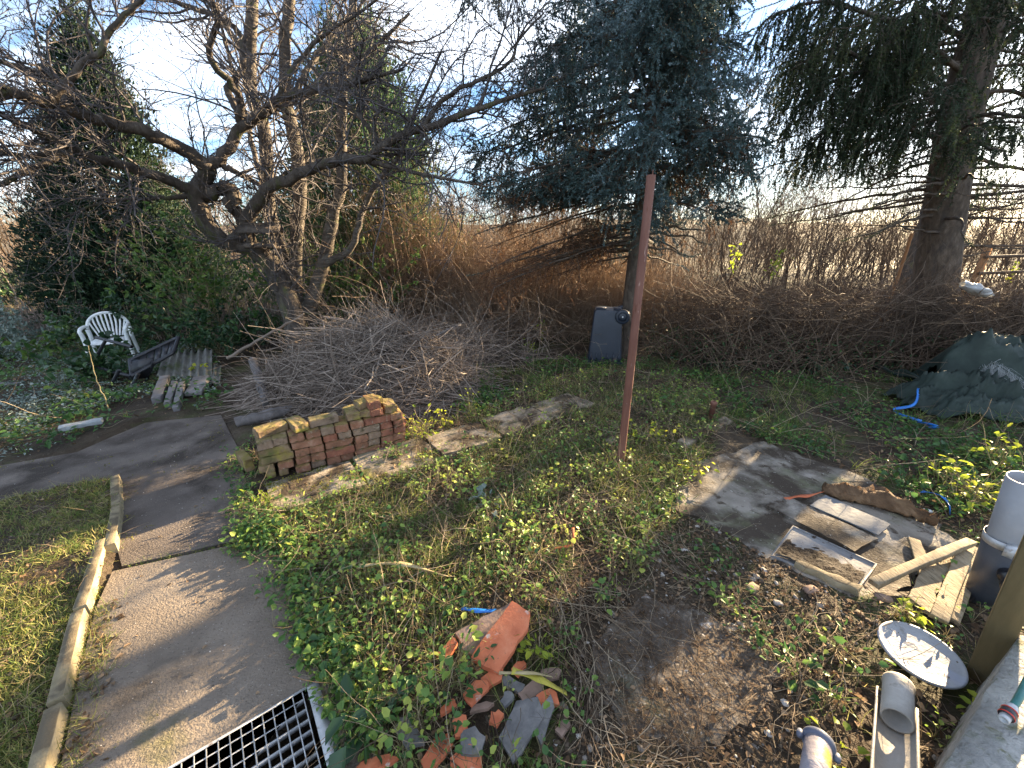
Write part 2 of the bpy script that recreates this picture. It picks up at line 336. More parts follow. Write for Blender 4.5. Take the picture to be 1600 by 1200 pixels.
# ---- kerb stones: each a thing
m_kerb = mat('kerb_concrete', [(.3, (.20, .165, .10)), (.55, (.31, .26, .165)), (.8, (.40, .34, .23))], scale=9, bump=.6, bscale=90, bdist=.006, second=[((.13, .12, .035), 5, .60, .75)], top=((.085, .068, .045), .9, 9))
kerbs = [((190, 752), (193, 797)), ((193, 800), (184, 862)), ((171, 853), (141, 960)), ((139, 964), (108, 1105)), ((106, 1112), (52, 1340))]
klab = ['short low kerb stone at the far corner of the lawn edge', 'second kerb stone from the far corner, its cut end standing clear of the path',
        'third kerb stone from the far lawn corner, set further left than the two beyond', 'long sunlit kerb stone beside the widest litter on the path', 'nearest kerb stone running out at the bottom of the picture']
for (a, b), lb in zip(kerbs, klab):
    A, B = G(*a), G(*b); d = B-A; L_ = np.linalg.norm(d); ang = math.atan2(d[1], d[0]); mid = (A+B)/2 + np.array([-math.sin(ang), math.cos(ang), 0])*(-.02)
    mb = MB(); K = max(4, int(L_/.05)); xs = np.linspace(-L_/2+.004, L_/2-.004, K); prof = [(-.023, -.12), (-.023, .057), (-.020, .060), (.020, .060), (.023, .057), (.023, -.12)]
    V = np.array([[x, p[0]+rng.normal(0, .0006), p[1]+rng.normal(0, .0008)] for x in xs for p in prof]); n = len(prof)
    F = [[k*n+j, (k+1)*n+j, (k+1)*n+(j+1) % n, k*n+(j+1) % n] for k in range(K-1) for j in range(n)]
    R_ = rz(ang) @ rx(rng.normal(0, .05)); mb.add(V @ R_.T + mid, F)
    for k, r_ in ((0, 1), (K-1, 0)): f = [list(range(k*n, k*n+n))]; mb.add(V @ R_.T + mid, [f[0] if r_ else f[0][::-1]])
    tag(mb.build('kerb_stone', m_kerb, loc=mid), lb, 'kerb stone', 'kerb stones along the lawn edge')

# ---- garden slabs in a line past the bricks
sl0, sl1 = G(418, 786), G(908, 626); sdv = nrm(sl1-sl0); ang = math.atan2(sdv[1], sdv[0])
slab_l = ['mossy concrete slab right below the brick stack', 'concrete slab half lost in weeds past the end of the brick stack', 'bare sunlit concrete slab in the middle of the weedy garden walk',
          'concrete slab with litter on it beyond the bare sunlit one', 'farthest pale slab of the weedy garden walk']
m_slab = mat('garden_slab', [(.3, (.17, .14, .105)), (.55, (.30, .25, .19)), (.8, (.40, .35, .27))], scale=6, bump=.6, bscale=60, bdist=.01, second=[((.095, .095, .03), 5.1, .52, .68), ((.05, .036, .024), 4, .44, .58)])
SLABS = []
for i in range(5):
    c = sl0 + sdv*(.3+.6*i) + np.array([0, 0, .012]); bm = bmesh.new(); bmesh.ops.create_grid(bm, x_segments=10, y_segments=6, size=.5)
    w, l = .42, .57
    for v in bm.verts:
        e = max(abs(v.co.x), abs(v.co.y))*2
        v.co = Vector((v.co.x*l+random.gauss(0, .004 if e > .95 else .002), v.co.y*w+random.gauss(0, .006 if e > .95 else .002), random.gauss(0, .002)))
    r = bmesh.ops.extrude_face_region(bm, geom=bm.faces[:])
    for v in [g for g in r['geom'] if isinstance(g, bmesh.types.BMVert)]: v.co.z += .045
    bmesh.ops.translate(bm, verts=bm.verts, vec=(0, 0, -.03)); bmesh.ops.recalc_face_normals(bm, faces=bm.faces)
    me = bpy.data.meshes.new('garden_slab'); bm.to_mesh(me); bm.free(); me.materials.append(m_slab)
    o = bpy.data.objects.new('garden_slab', me); C.objects.link(o); o.location = c; o.rotation_euler = (random.gauss(0, .02), random.gauss(0, .02), ang+random.gauss(0, .03))
    tag(o, slab_l[i], 'slab', 'concrete slabs of the garden walk')
    SLABS.append([(c + rz(ang) @ np.array([sx*l/2, sy*w/2, 0]))[:2] for sx, sy in ((-1, -1), (1, -1), (1, 1), (-1, 1))])

# ---- steel grate over the pit
m_galv = mat('galvanised_steel', [(.3, (.34, .35, .36)), (.7, (.55, .56, .57))], scale=30, rough=.5, metal=.35, bump=.15, spec=.5, second=[((.16, .12, .09), 18, .60, .7)])
gt = thing('floor_grate', 'galvanised steel grate with square openings let into the concrete path', 'grate', gr0+np.array([0, 0, -.02]))
mbf, mb1, mb2 = MB(), MB(), MB(); ga = math.atan2(gr_d1[1], gr_d1[0]); GRM = rz(ga)
def gp(a, b, z): return gr0+gr_d1*a+gr_d2*b+np.array([0, 0, z])
box(mbf, gp(.5, .008, -.012), (GR_L, .006, .04), GRM); box(mbf, gp(.022, GR_W/2, .006), (.042, GR_W-.02, .004), GRM)
k = 0; a = .06
while a < GR_L: box(mb1, gp(a, GR_W/2, -.012), (.0035, GR_W-.03, .034), GRM); a += .0335
b = .045
while b < GR_W: box(mb2, gp(GR_L/2+.02, b, -.008), (GR_L-.08, .004, .022), GRM); b += .042
mbf.build('frame', m_galv, gt); mb1.build('bearing_bars', m_galv, gt); mb2.build('cross_bars', m_galv, gt)
# ================================================================== TREES
# where the low sun gets through: boughs are thinned along the lines that end on these patches of ground
LIT = [px((185, 840), (398, 768), (440, 850), (330, 930), (150, 1055)), px((120, 1150), (330, 1075), (490, 990), (545, 1075), (300, 1210), (100, 1230)), px((415, 785), (600, 735), (700, 690), (840, 650), (1010, 605), (1090, 690), (990, 740), (930, 850), (880, 960), (850, 1090), (700, 1110), (560, 1010), (470, 905)),
       px((1215, 945), (1345, 925), (1430, 975), (1250, 1010)), px((1085, 715), (1210, 745), (1180, 800), (1060, 800)), px((-100, 930), (150, 800), (140, 960), (-60, 1100)), px((1350, 930), (1520, 840), (1560, 1000), (1440, 1080), (1330, 1000)), px((430, 700), (640, 640), (660, 690), (420, 770)), px((-80, 1130), (100, 1090), (60, 1250), (-150, 1250))]
def sunny(Q, p=.88):
    """True for twigs to keep: those that do not stand between the sun and a lit patch (a share p of the others goes)"""
    out = np.zeros(len(Q), bool)
    for f in (.15, .5, .9):
        c = Q[:, int(f*(Q.shape[1]-1))]; g = c[:, :2] - np.array([SUND.x, SUND.y])/SUND.z*(c[:, 2:3]-.08)
        for L_ in LIT: out |= inside(g, L_)
    return ~(out & (rng.random(len(Q)) < p))
m_bark = mat('fruit_tree_bark', [(.3, (.035, .028, .023)), (.55, (.085, .070, .058)), (.8, (.16, .14, .12))], scale=14, detail=8, bump=1.0, bscale=30, bdist=.02, stretch=(1, 1, .5), second=[((.085, .095, .035), 5, .56, .68)])
m_twig = mat('twig', [(.3, (.045, .040, .042)), (.7, (.12, .108, .108))], scale=9, bump=0, rough=.7)
m_cherry = mat('cherry_bark', [(.3, (.05, .042, .036)), (.5, (.10, .085, .07)), (.75, (.20, .175, .15))], scale=10, detail=8, bump=1., bscale=16, bdist=.02, stretch=(.6, .6, 3.2), second=[((.09, .10, .04), 4, .58, .68)])
def limb(pts, K=30, jit=.012):
    """pts: (u, v, Y, radius)"""
    W = np.array([np.r_[at(u, v, Y), r] for u, v, Y, r in pts]); S = resample(W, K)
    S[1:-1, :3] += rng.normal(0, jit, (K-2, 3))*np.minimum(1, S[1:-1, 3:]*20); return S[:, :3], np.maximum(S[:, 3], .002)
def grow(root, trunk_mat, twig_mat, limbs, n2, l2, n3, l3, n4, l4, r2=.012, bud=0, sides=9, ups=(.25, .15, .1), extra_tip=None, wigs=(.22, .3, .35)):
    P = np.array([l[0] for l in limbs]); R = np.array([l[1] for l in limbs])
    mb = MB(); tubes(mb, P, R, sides, cap=True); mb.build('trunk', trunk_mat, root, smooth=True)
    thin = [i for i in range(len(limbs)) if R[i].mean() < .2]
    Ps, Rs = P[thin], R[thin]
    tw = MB()
    A, ra = sprout(Ps, Rs, n2, l2, (35, 80), ups[0], 8, wigs[0], .5, .0035, r2, .25)
    B, rb = sprout(A, ra, n3, l3, (30, 75), ups[1], 6, wigs[1], .6, .0022, .006, .12)
    D, rd = sprout(B, rb, n4, l4, (30, 80), ups[2], 4, wigs[2], .7, .0018, .0035, .1)
    tubes(tw, A, ra, 5); tubes(tw, B, rb, 4); tubes(tw, D, rd, 3)
    if bud:
        E = np.concatenate([B[:, -1], D[:, -1]]); d = np.concatenate([B[:, -1]-B[:, -2], D[:, -1]-D[:, -2]]); d = nrm(d)
        L_ = np.stack([E, E+d*.008, E+d*.02], 1); tubes(tw, L_, np.tile([.0025, .0045, .0008], (len(L_), 1)), 4)
    tw.build('twigs', twig_mat, root, smooth=True); return A, B, D
# ---- old apple tree with the hooked, broken trunk
Y0 = 5.7
ap = thing('apple_tree', 'gnarled leafless old apple tree with a hooked broken trunk, spreading over the left side', 'tree', G(462, 566)*[1, 1, 0])
AL = []
AL.append(limb([(470, 572, 5.65, .17), (462, 505, 5.68, .15), (445, 455, 5.7, .135), (420, 410, 5.7, .125), (392, 385, 5.68, .12), (363, 381, 5.6, .11), (337, 366, 5.55, .105), (318, 338, 5.5, .10), (307, 308, 5.48, .10), (317, 282, 5.45, .095), (326, 262, 5.4, .09)], 30, .01))
AL.append(limb([(326, 262, 5.4, .088), (287, 236, 5.2, .075), (236, 209, 4.9, .066), (169, 189, 4.6, .057), (78, 162, 4.2, .048), (0, 142, 3.9, .04), (-150, 110, 3.5, .025)]))
AL.append(limb([(322, 266, 5.42, .075), (336, 255, 5.45, .07), (358, 229, 5.5, .064), (378, 196, 5.5, .058), (408, 179, 5.45, .054), (435, 155, 5.4, .047), (479, 145, 5.3, .038), (540, 132, 5.1, .028), (630, 108, 4.9, .014)]))
AL.append(limb([(375, 192, 5.5, .046), (371, 145, 5.4, .04), (344, 115, 5.3, .036), (327, 81, 5.2, .031), (341, 27, 5.1, .026), (324, -20, 5.0, .02), (310, -120, 4.9, .01)]))
AL.append(limb([(381, 186, 5.52, .044), (358, 140, 5.6, .04), (381, 101, 5.7, .036), (364, 40, 5.8, .03), (270, 0, 5.7, .024), (190, -60, 5.5, .014)]))
AL.append(limb([(303, 302, 5.48, .075), (270, 284, 5.3, .06), (236, 272, 5.1, .054), (169, 252, 4.8, .047), (111, 232, 4.5, .04), (61, 206, 4.25, .032), (0, 178, 4.0, .026), (-120, 120, 3.7, .014)]))
AL.append(limb([(111, 233, 4.5, .034), (67, 256, 4.3, .027), (0, 287, 4.0, .021), (-90, 320, 3.8, .012)]))
AL.append(limb([(114, 232, 4.5, .034), (51, 244, 4.4, .027), (0, 237, 4.3, .021), (-110, 225, 4.1, .012)]))
AL.append(limb([(78, 161, 4.2, .034), (105, 130, 4.25, .031), (132, 95, 4.3, .029), (159, 81, 4.3, .026), (175, 44, 4.35, .023), (223, 0, 4.4, .018), (270, -70, 4.4, .01)]))
AL.append(limb([(101, 166, 4.3, .036), (101, 132, 4.5, .03), (51, 111, 4.4, .026), (0, 95, 4.3, .022), (-90, 60, 4.2, .012)]))
AL.append(limb([(303, 304, 5.48, .04), (270, 309, 5.35, .028), (236, 310, 5.2, .022), (169, 314, 5.0, .016), (100, 340, 4.8, .009)]))
AL.append(limb([(360, 382, 5.6, .1), (381, 358, 5.55, .085), (402, 314, 5.4, .075), (425, 292, 5.3, .068), (472, 270, 5.2, .06), (523, 251, 5.1, .054), (574, 251, 5.0, .05), (597, 226, 4.95, .046), (631, 206, 4.9, .042), (675, 196, 4.85, .036), (732, 174, 4.8, .029), (783, 158, 4.75, .022), (851, 138, 4.7, .012)]))
AL.append(limb([(574, 251, 5.0, .03), (640, 268, 4.9, .022), (700, 280, 4.8, .016), (762, 292, 4.7, .008)]))
AL.append(limb([(345, 258, 5.45, .04), (375, 272, 5.5, .032), (410, 292, 5.55, .028), (440, 315, 5.6, .022)]))
AL.append(limb([(660, 200, 4.87, .03), (700, 150, 4.8, .022), (790, 103, 4.7, .016), (812, 60, 4.7, .012), (850, 20, 4.6, .007)]))
AL.append(limb([(597, 228, 4.95, .03), (560, 180, 4.9, .02), (500, 120, 4.8, .015), (440, 40, 4.7, .009)]))
AL.append(limb([(435, 156, 5.4, .034), (455, 110, 5.3, .026), (500, 60, 5.2, .02), (560, 20, 5.1, .014), (640, -40, 5.0, .008)]))
A_, B_, D_ = grow(ap, m_bark, m_twig, AL, 290, (.5, 1.35), 2500, (.2, .62), 8500, (.05, .24), r2=.013, bud=1)
# the burl: hooked dead stub
mb = MB(); P, R = limb([(312, 300, 5.5, .06), (330, 306, 5.5, .085), (345, 294, 5.5, .08), (358, 300, 5.5, .10), (366, 320, 5.55, .085), (375, 338, 5.6, .07), (384, 352, 5.62, .085), (392, 380, 5.66, .08)], 22, .02); tubes(mb, P, R, 10, cap=True)
mb.build('burl', m_bark, ap, smooth=True)
# ---- cherry tree behind it: three upright stems
ch = thing('cherry_tree', 'leafless cherry tree with three tall upright banded stems behind the gnarled apple tree', 'tree', at(470, 552, 6.1)*[1, 1, 0])
CL = []
Yc = 6.1
CL.append(limb([(468, 560, Yc, .15), (455, 490, Yc, .12), (447, 440, Yc, .1), (436, 380, Yc, .09), (422, 337, Yc, .088), (418, 270, Yc, .085), (412, 196, Yc, .08), (394, 152, Yc, .08), (391, 67, Yc, .072), (395, 0, Yc, .065), (400, -170, Yc, .045)], 30, .008))
CL.append(limb([(474, 562, Yc, .15), (465, 500, Yc, .115), (462, 400, Yc, .09), (469, 304, Yc, .085), (462, 219, Yc, .082), (449, 169, Yc, .078), (445, 84, Yc, .07), (452, 0, Yc, .064), (455, -170, Yc, .045)], 30, .008))
CL.append(limb([(480, 562, 6.0, .15), (480, 495, 6.0, .115), (506, 410, 6.0, .09), (520, 340, 6.0, .082), (533, 297, 6.0, .072), (535, 236, 6.0, .066), (533, 169, 6.0, .06), (540, 100, 6.0, .053), (551, 0, 6.0, .045), (555, -150, 6.0, .03)], 30, .008))
CL.append(limb([(505, 412, 6.0, .06), (545, 392, 5.9, .045), (574, 312, 5.85, .038), (597, 277, 5.8, .034), (628, 236, 5.7, .028), (650, 170, 5.6, .02), (690, 80, 5.5, .012)]))
CL.append(limb([(420, 300, Yc, .05), (400, 250, 6.3, .035), (385, 180, 6.5, .03), (350, 60, 6.6, .02), (330, -60, 6.7, .01)]))
CL.append(limb([(449, 170, Yc, .05), (480, 110, 6.2, .035), (520, 55, 6.4, .025), (570, 0, 6.5, .016)]))
CL.append(limb([(392, 90, Yc, .04), (350, 40, 6.2, .03), (310, -20, 6.3, .018)]))
CL.append(limb([(540, 110, 6.0, .035), (590, 70, 5.9, .025), (640, 20, 5.8, .014)]))
grow(ch, m_cherry, m_twig, CL, 120, (.5, 1.5), 800, (.2, .7), 2200, (.06, .28), r2=.014, bud=0)

# ---- conifers
def conifer_scales(root, mt, H, Rad, n, ln=.13, top=.5, zlo=.1, col=None, lean=0., open_=.0):
    """dense scale-leaved conifer: upward sprays in ragged clumps"""
    mb = MB(); org = origin_of(root)
    nc = n//110; zc = zlo + (H-zlo)*(1-rng.random(nc)**.62); 
    prof = lambda z: Rad*np.minimum(1, (1-(z/H))**.72*1.18)*(.35+.65*np.minimum(1, z/(.12*H)))
    a = rng.uniform(0, 2*math.pi, nc); rr = prof(zc)*(rng.uniform(.55, 1.0, nc)+.10*np.sin(a*3+zc*2))
    cc = np.c_[rr*np.cos(a), rr*np.sin(a), zc]; k = rng.integers(0, nc, n)
    sz = rng.uniform(.12, .26, nc)
    p = cc[k] + rng.normal(size=(n, 3))*sz[k][:, None]*np.array([.55, .55, 1.25]); outd = nrm(np.c_[np.cos(a), np.sin(a), np.full(nc, .9)])[k]
    p[:, 0] += lean*p[:, 2]
    d = nrm(outd + rng.normal(0, .38, (n, 3)) + np.array([0, 0, .35])); tint = np.clip(rng.random(nc)[k]*.65 + rng.random(n)*.35, 0, 1)
    l = rng.uniform(.6, 1.3, n)*ln
    leaves(mb, p+org, d, rng.normal(size=(n, 3)), l, l*.34, tint, .1)
    for s in (-1, 1):      # side fronds
        sd_ = nrm(np.cross(d, rng.normal(size=(n, 3)))); leaves(mb, p+org+d*l[:, None]*.3, nrm(d*.8+s*sd_*.6), rng.normal(size=(n, 3)), l*.6, l*.2, tint, .1)
    tr = MB(); tubes(tr, org+np.array([[0, 0, -.1], [lean*H*.4, 0, H*.4], [lean*H*.97, .02, H*.97]]), np.array([.13, .09, .015]), 8)
    Ab, rb = sprout(org+np.array([[[0, 0, .2], [lean*H*.4, 0, H*.4], [lean*H*.95, 0, H*.95]]]), np.array([[.1, .07, .02]]), 90, (Rad*.5, Rad*.9), (40, 65), .4, 5, .12, .3, .006, .02, .02)
    tubes(tr, Ab, rb, 4); tr.build('trunk', m_bark, root); mb.build('crown', mt, root)
m_thuja = mat('dark_conifer_foliage', [(.1, (.010, .024, .016)), (.5, (.022, .048, .028)), (.9, (.06, .085, .04))], attr='tint', amix=.25, scale=2.2, bump=0, trans=.2, rough=.7)
m_thuja2 = mat('green_conifer_foliage', [(.1, (.03, .07, .035)), (.5, (.065, .135, .058)), (.9, (.15, .20, .075))], attr='tint', amix=.25, scale=2.2, bump=0, trans=.25, rough=.7)
def base(u, Y): p = at(u, 500, Y); return np.array([p[0], Y, 0.])
c1 = thing('conifer', 'tall dark columnar conifer at the left behind the white plastic chair', 'tree', base(195, 8.2)); conifer_scales(c1, m_thuja, 5.0, 1.25, 46000, .08, lean=.17)
c2 = thing('conifer', 'mid green bushy conifer behind the upright cherry stems', 'tree', base(580, 9.3)); conifer_scales(c2, m_thuja2, 5.5, 2.1, 62000, .09, lean=.06)
c3 = thing('conifer', 'blurred dark green conifer between the apple tree and the columnar one', 'tree', base(310, 10.6)); conifer_scales(c3, m_thuja, 3.0, 1.2, 14000, .09)

# ---- spruces
def shoot_field(mb, P, R, dens, ln, wd, nsh, tint_fn, spread=.75):
    """needles along twig tubes P[M,K,3]"""
    M, K = P.shape[:2]; seg = P[:, 1:]-P[:, :-1]; L_ = np.linalg.norm(seg, axis=2); tot = L_.sum(); n = int(tot*dens)
    w = L_.ravel()/tot; i = rng.choice(len(w), n, p=w); m, k = i//(K-1), i % (K-1); f = rng.random(n)[:, None]
    c = P[m, k]*(1-f)+P[m, k+1]*f; t = nrm(seg[m, k]); q = nrm(np.cross(t, rng.normal(size=(n, 3))))
    d = nrm(t*rng.uniform(.25, .9, n)[:, None] + q*spread); needles(mb, c, d, ln*rng.uniform(.7, 1.25, n), wd, tint_fn(m, (k+f[:, 0])/(K-1), c))
def spruce(root, axis_pts, axis_r, H0, H1, nb, Lmax, m_b, m_n, droop, hang, needle, wd, dens, n2, n3, tint_lo, bare=0., az_skip=None, l2=(.25, .75), l3=(.1, .3), dead=None, prof=None, keep=None, cut=None, raz=None):
    org = origin_of(root); S = resample(np.c_[axis_pts, axis_r], 30); ax, ar = S[:, :3], S[:, 3]
    tr = MB(); tubes(tr, ax, ar, 16, cap=True); tr.build('trunk', m_b, root, smooth=True)
    K = 12; P = np.empty((nb, K, 3)); z = H0+(H1-H0)*rng.random(nb)**.9; a = rng.uniform(0, 2*math.pi, nb)
    base_ = np.c_[np.interp(z, ax[:, 2], ax[:, 0]), np.interp(z, ax[:, 2], ax[:, 1]), z]
    L_ = Lmax*(prof(z) if prof else 1)*rng.uniform(.7, 1.1, nb)*(raz(a) if raz else 1)
    h = np.c_[np.cos(a), np.sin(a)]; s = np.linspace(0, 1, K)
    for k in range(K):
        P[:, k, :2] = base_[:, :2] + h*(L_*s[k])[:, None]; P[:, k, 2] = base_[:, 2] + L_*(.12*s[k] - droop*s[k]**1.6 + .45*droop*max(0, s[k]-.6)**1.5)
    P[:, 1:] += np.cumsum(rng.normal(0, .018, (nb, K-1, 3)), 1)
    if keep is not None: ok = keep(P) & sunny(P, .55); P = P[ok]; nb = len(P)
    R = np.linspace(1, .18, K)[None]*rng.uniform(.016, .03, nb)[:, None]
    br = MB(); tubes(br, P, R, 6)
    A, ra = sprout(P, R, n2, l2, (45, 75), 0, 7, .10, .45, .003, .008, .22, grav=-hang, bias=.8)
    B, rb = sprout(A, ra, n3, l3, (35, 65), 0, 5, .10, .6, .002, .004, .08, grav=-hang)
    if cut is not None:
        ka, kb = cut(A) & sunny(A), cut(B) & sunny(B); A, ra, B, rb = A[ka], ra[ka], B[kb], rb[kb]
    tubes(br, A, ra, 4); tubes(br, B, rb, 3); br.build('branches', m_b, root)
    cr = MB(); ct = rng.random(len(A)); ctB = rng.random(len(B))
    tf = lambda rnd: (lambda m, s, c: np.clip(tint_lo + .5*rnd[m] + .35*s*rng.random(len(m)) + 1.1*(fbm(c[:, 0]*1.9+c[:, 2]*.6, c[:, 2]*2.1+c[:, 1]*1.2, 2)-.5), 0, 1))
    shoot_field(cr, A[:, 1:], ra, dens, needle, wd, 0, tf(ct)); shoot_field(cr, B, rb, dens, needle, wd, 0, tf(ctB))
    tips = P[:, 7:]; shoot_field(cr, tips, R, dens, needle, wd, 0, tf(rng.random(nb)))
    cr.build('needles', m_n, root)
    return P, R
m_sbark = mat('spruce_bark', [(.3, (.045, .034, .027)), (.55, (.10, .078, .060)), (.8, (.19, .155, .125))], scale=16, detail=9, bump=1., bscale=26, bdist=.03, stretch=(1, 1, .45), second=[((.06, .05, .045), 5, .55, .66)])
m_blue = mat('blue_spruce_needles', [(.05, (.020, .038, .032)), (.40, (.06, .105, .105)), (.62, (.13, .20, .22)), (.85, (.27, .36, .39))], attr='tint', amix=.35, scale=1.6, bump=0, trans=.12, rough=.6)
m_dead = mat('dead_needles', [(.2, (.07, .036, .02)), (.6, (.19, .10, .055)), (.9, (.34, .17, .08))], attr='tint', amix=.4, scale=2, bump=0, trans=.25, rough=.8)
m_green = mat('spruce_needles', [(.05, (.012, .024, .014)), (.5, (.03, .05, .024)), (.9, (.08, .095, .035))], attr='tint', amix=.3, scale=1.8, bump=0, trans=.22, rough=.6)
bs = thing('blue_spruce', 'big blue spruce with silvery blue boughs and browned inner branches above the upturned bin', 'tree', base(985, 5.75))
o_ = origin_of(bs)
def bcrown(Q):       # lopsided crown: short towards the other spruce and the open garden, long to the left
    x, y = Q[..., 0]-o_[0], Q[..., 1]-o_[1]; a_, b_ = np.where(x > 0, 1.4, 2.75), np.where(y < 0, 1.5, 2.2); return ((x/a_)**2+(y/b_)**2).max(1) < 1
P_, R_ = spruce(bs, o_+np.array([[0, 0, -.1], [0, 0, 1.2], [.02, 0, 3], [.05, .05, 7.5]]), [.15, .125, .11, .05], 1.45, 5.2, 165, 2.65, m_sbark, m_blue, .36, .10, .025, .011, 270, 5200, 13500, .0, l2=(.14, .5), l3=(.06, .2), cut=lambda Q: (Q[..., 2].min(1) > np.where(Q[:, 0, 0] > 1.7, 1.8, np.where(Q[:, 0, 0] < 1.2, 2.0, 1.3))) & bcrown(Q), raz=lambda a: np.interp(np.mod(a, 2*math.pi), [0, .9, 1.57, 3.14, 3.9, 4.71, 5.5, 6.283], [.52, .68, .85, 1.0, .82, .56, .46, .52]),
       prof=lambda z: np.clip(1.0-.09*(z-2.0), .3, 1)*np.where(z < 2.5, .85, 1), keep=lambda P: ~((P[:, 0, 2] < 2.5) & (P[:, -1, 0]-P[:, 0, 0] > .9) & (P[:, -1, 1] < P[:, 0, 1]+.6)))
# browned branches hanging low to the left and inside
zb = rng.uniform(1.35, 3.0, 30); ab = np.radians(rng.uniform(120, 235, 30)); ab[::4] = np.radians(rng.uniform(-60, 60, len(ab[::4]))); zb[::4] += .9; lb_ = np.where(np.arange(30) % 4 == 0, .55, 1.0); K = 9; P = np.empty((30, K, 3)); s = np.linspace(0, 1, K)
for k in range(K): P[:, k] = o_ + np.c_[np.cos(ab)*2.1*lb_*s[k], np.sin(ab)*1.6*lb_*s[k], zb - .6*s[k]**1.5]
P[:, 1:] += np.cumsum(rng.normal(0, .02, (30, K-1, 3)), 1); R = np.linspace(.018, .004, K)[None]*np.ones((30, 1))
A, ra = sprout(P, R, 800, (.15, .5), (40, 75), 0, 6, .1, .5, .002, .006, .15, grav=-.2); B, rb = sprout(A, ra, 2600, (.08, .2), (35, 65), 0, 4, .1, .6, .0016, .003, .1, grav=-.15)
ka, kb, kp = sunny(A), sunny(B), sunny(P, .6); A, ra, B, rb, P, R = A[ka], ra[ka], B[kb], rb[kb], P[kp], R[kp]
mb = MB(); tubes(mb, P, R, 5); tubes(mb, A, ra, 3); tubes(mb, B, rb, 3); mb.build('dead_branches', m_sbark, bs)
mb = MB(); shoot_field(mb, A, ra, 170, .022, .006, 0, lambda m, s, c: rng.random(len(m))); shoot_field(mb, B, rb, 170, .022, .006, 0, lambda m, s, c: rng.random(len(m))); mb.build('dead_needles', m_dead, bs)
ns = thing('norway_spruce', 'thick trunked spruce with drooping dark green sprays at the right edge', 'tree', at(1458, 470, 5.9)*[1, 1, 0])
axp = [at(1452, 560, 5.9), at(1458, 470, 5.9), at(1463, 420, 5.9), at(1475, 335, 5.9), at(1497, 200, 5.9), at(1520, 100, 5.9), at(1548, 0, 5.9), at(1600, -330, 5.9)]
axp[0][2] = -.15
spruce(ns, np.array(axp), [.32, .27, .245, .225, .21, .20, .19, .11], 1.9, 5.2, 110, 2.6, m_sbark, m_green, .34, .42, .028, .0095, 210, 1300, 4600, .10, l2=(.3, .95), l3=(.12, .42), cut=lambda Q: (Q[..., 2].min(1) > np.where(rng.random(len(Q)) < .10, 1.9, 2.3)) & ~((Q[..., 1].mean(1) < 5.9) & (np.abs(Q[..., 0].mean(1)-np.interp(Q[..., 2].mean(1), [p[2] for p in axp], [p[0] for p in axp])) < .33)),
       prof=lambda z: np.clip(1.05-.05*(z-2.0), .3, 1)*np.where(z < 2.4, .75, 1), keep=lambda P: ~((P[:, -1, 1] < P[:, 0, 1]-.5) & (P[:, -1, 0] > P[:, 0, 0]-.6)))
HB_ = [limb(q, 14, .02) for q in ([(1505, 60, 5.7, .03), (1445, 18, 5.4, .026), (1405, 35, 5.2, .02), (1380, 85, 5.05, .01)], [(1488, 150, 5.7, .03), (1425, 95, 5.35, .026), (1375, 105, 5.15, .018), (1335, 160, 5.0, .01)], [(1482, 165, 5.75, .03), (1400, 130, 5.5, .024), (1310, 75, 5.3, .016), (1235, 110, 5.2, .008)],
      [(1500, 110, 5.7, .03), (1400, 40, 5.5, .024), (1290, 0, 5.4, .016), (1200, 30, 5.3, .008)], [(1478, 215, 5.8, .026), (1400, 200, 5.6, .02), (1320, 190, 5.4, .014), (1260, 225, 5.3, .007)], [(1540, 60, 5.8, .03), (1600, 30, 5.6, .022), (1680, 60, 5.4, .012), (1720, 110, 5.3, .007)])]
P = np.array([h[0] for h in HB_]); R = np.array([h[1] for h in HB_]); mb = MB(); tubes(mb, P, R, 6)
A, ra = sprout(P, R, 380, (.25, .75), (50, 80), -.5, 8, .08, .45, .002, .006, .25, grav=-.32); B, rb = sprout(A, ra, 1250, (.08, .28), (25, 55), -.2, 5, .1, .6, .0016, .003, .08, grav=-.3); ka, kb = sunny(A), sunny(B); A, ra, B, rb = A[ka], ra[ka], B[kb], rb[kb]; tubes(mb, A, ra, 3); tubes(mb, B, rb, 3); mb.build('hanging_boughs', m_sbark, ns)
mb = MB(); shoot_field(mb, A, ra, 260, .026, .010, 0, lambda m, s, c: rng.random(len(m))*.6); shoot_field(mb, B, rb, 260, .026, .010, 0, lambda m, s, c: rng.random(len(m))*.7); mb.build('hanging_sprays', m_green, ns)
# bare dead branches low on its trunk
mb = MB(); o_ = origin_of(ns); n = 26; zb = rng.uniform(1.35, 3.2, n); ab = np.where(rng.random(n) < .5, rng.uniform(2.7, 3.7, n), rng.uniform(-.6, .5, n)); K = 9; P = np.empty((n, K, 3)); s = np.linspace(0, 1, K); Lb = rng.uniform(.8, 1.9, n)
tx = np.interp(zb, [p[2] for p in axp], [p[0] for p in axp])
for k in range(K): P[:, k] = np.c_[tx+np.cos(ab)*Lb*s[k], 5.85+np.sin(ab)*Lb*s[k], zb + Lb*(-.10*s[k]+.12*s[k]**2)]
P[:, 1:] += np.cumsum(rng.normal(0, .018, (n, K-1, 3)), 1); R = np.linspace(1, .2, K)[None]*rng.uniform(.014, .028, n)[:, None]
ok = sunny(P, .75); P, R = P[ok], R[ok]; A, ra = sprout(P, R, 260, (.15, .6), (40, 80), 0, 5, .2, .5, .002, .006, .15); ok = sunny(A); A, ra = A[ok], ra[ok]; tubes(mb, P, R, 5); tubes(mb, A, ra, 3); mb.build('dead_branches', m_sbark, ns)
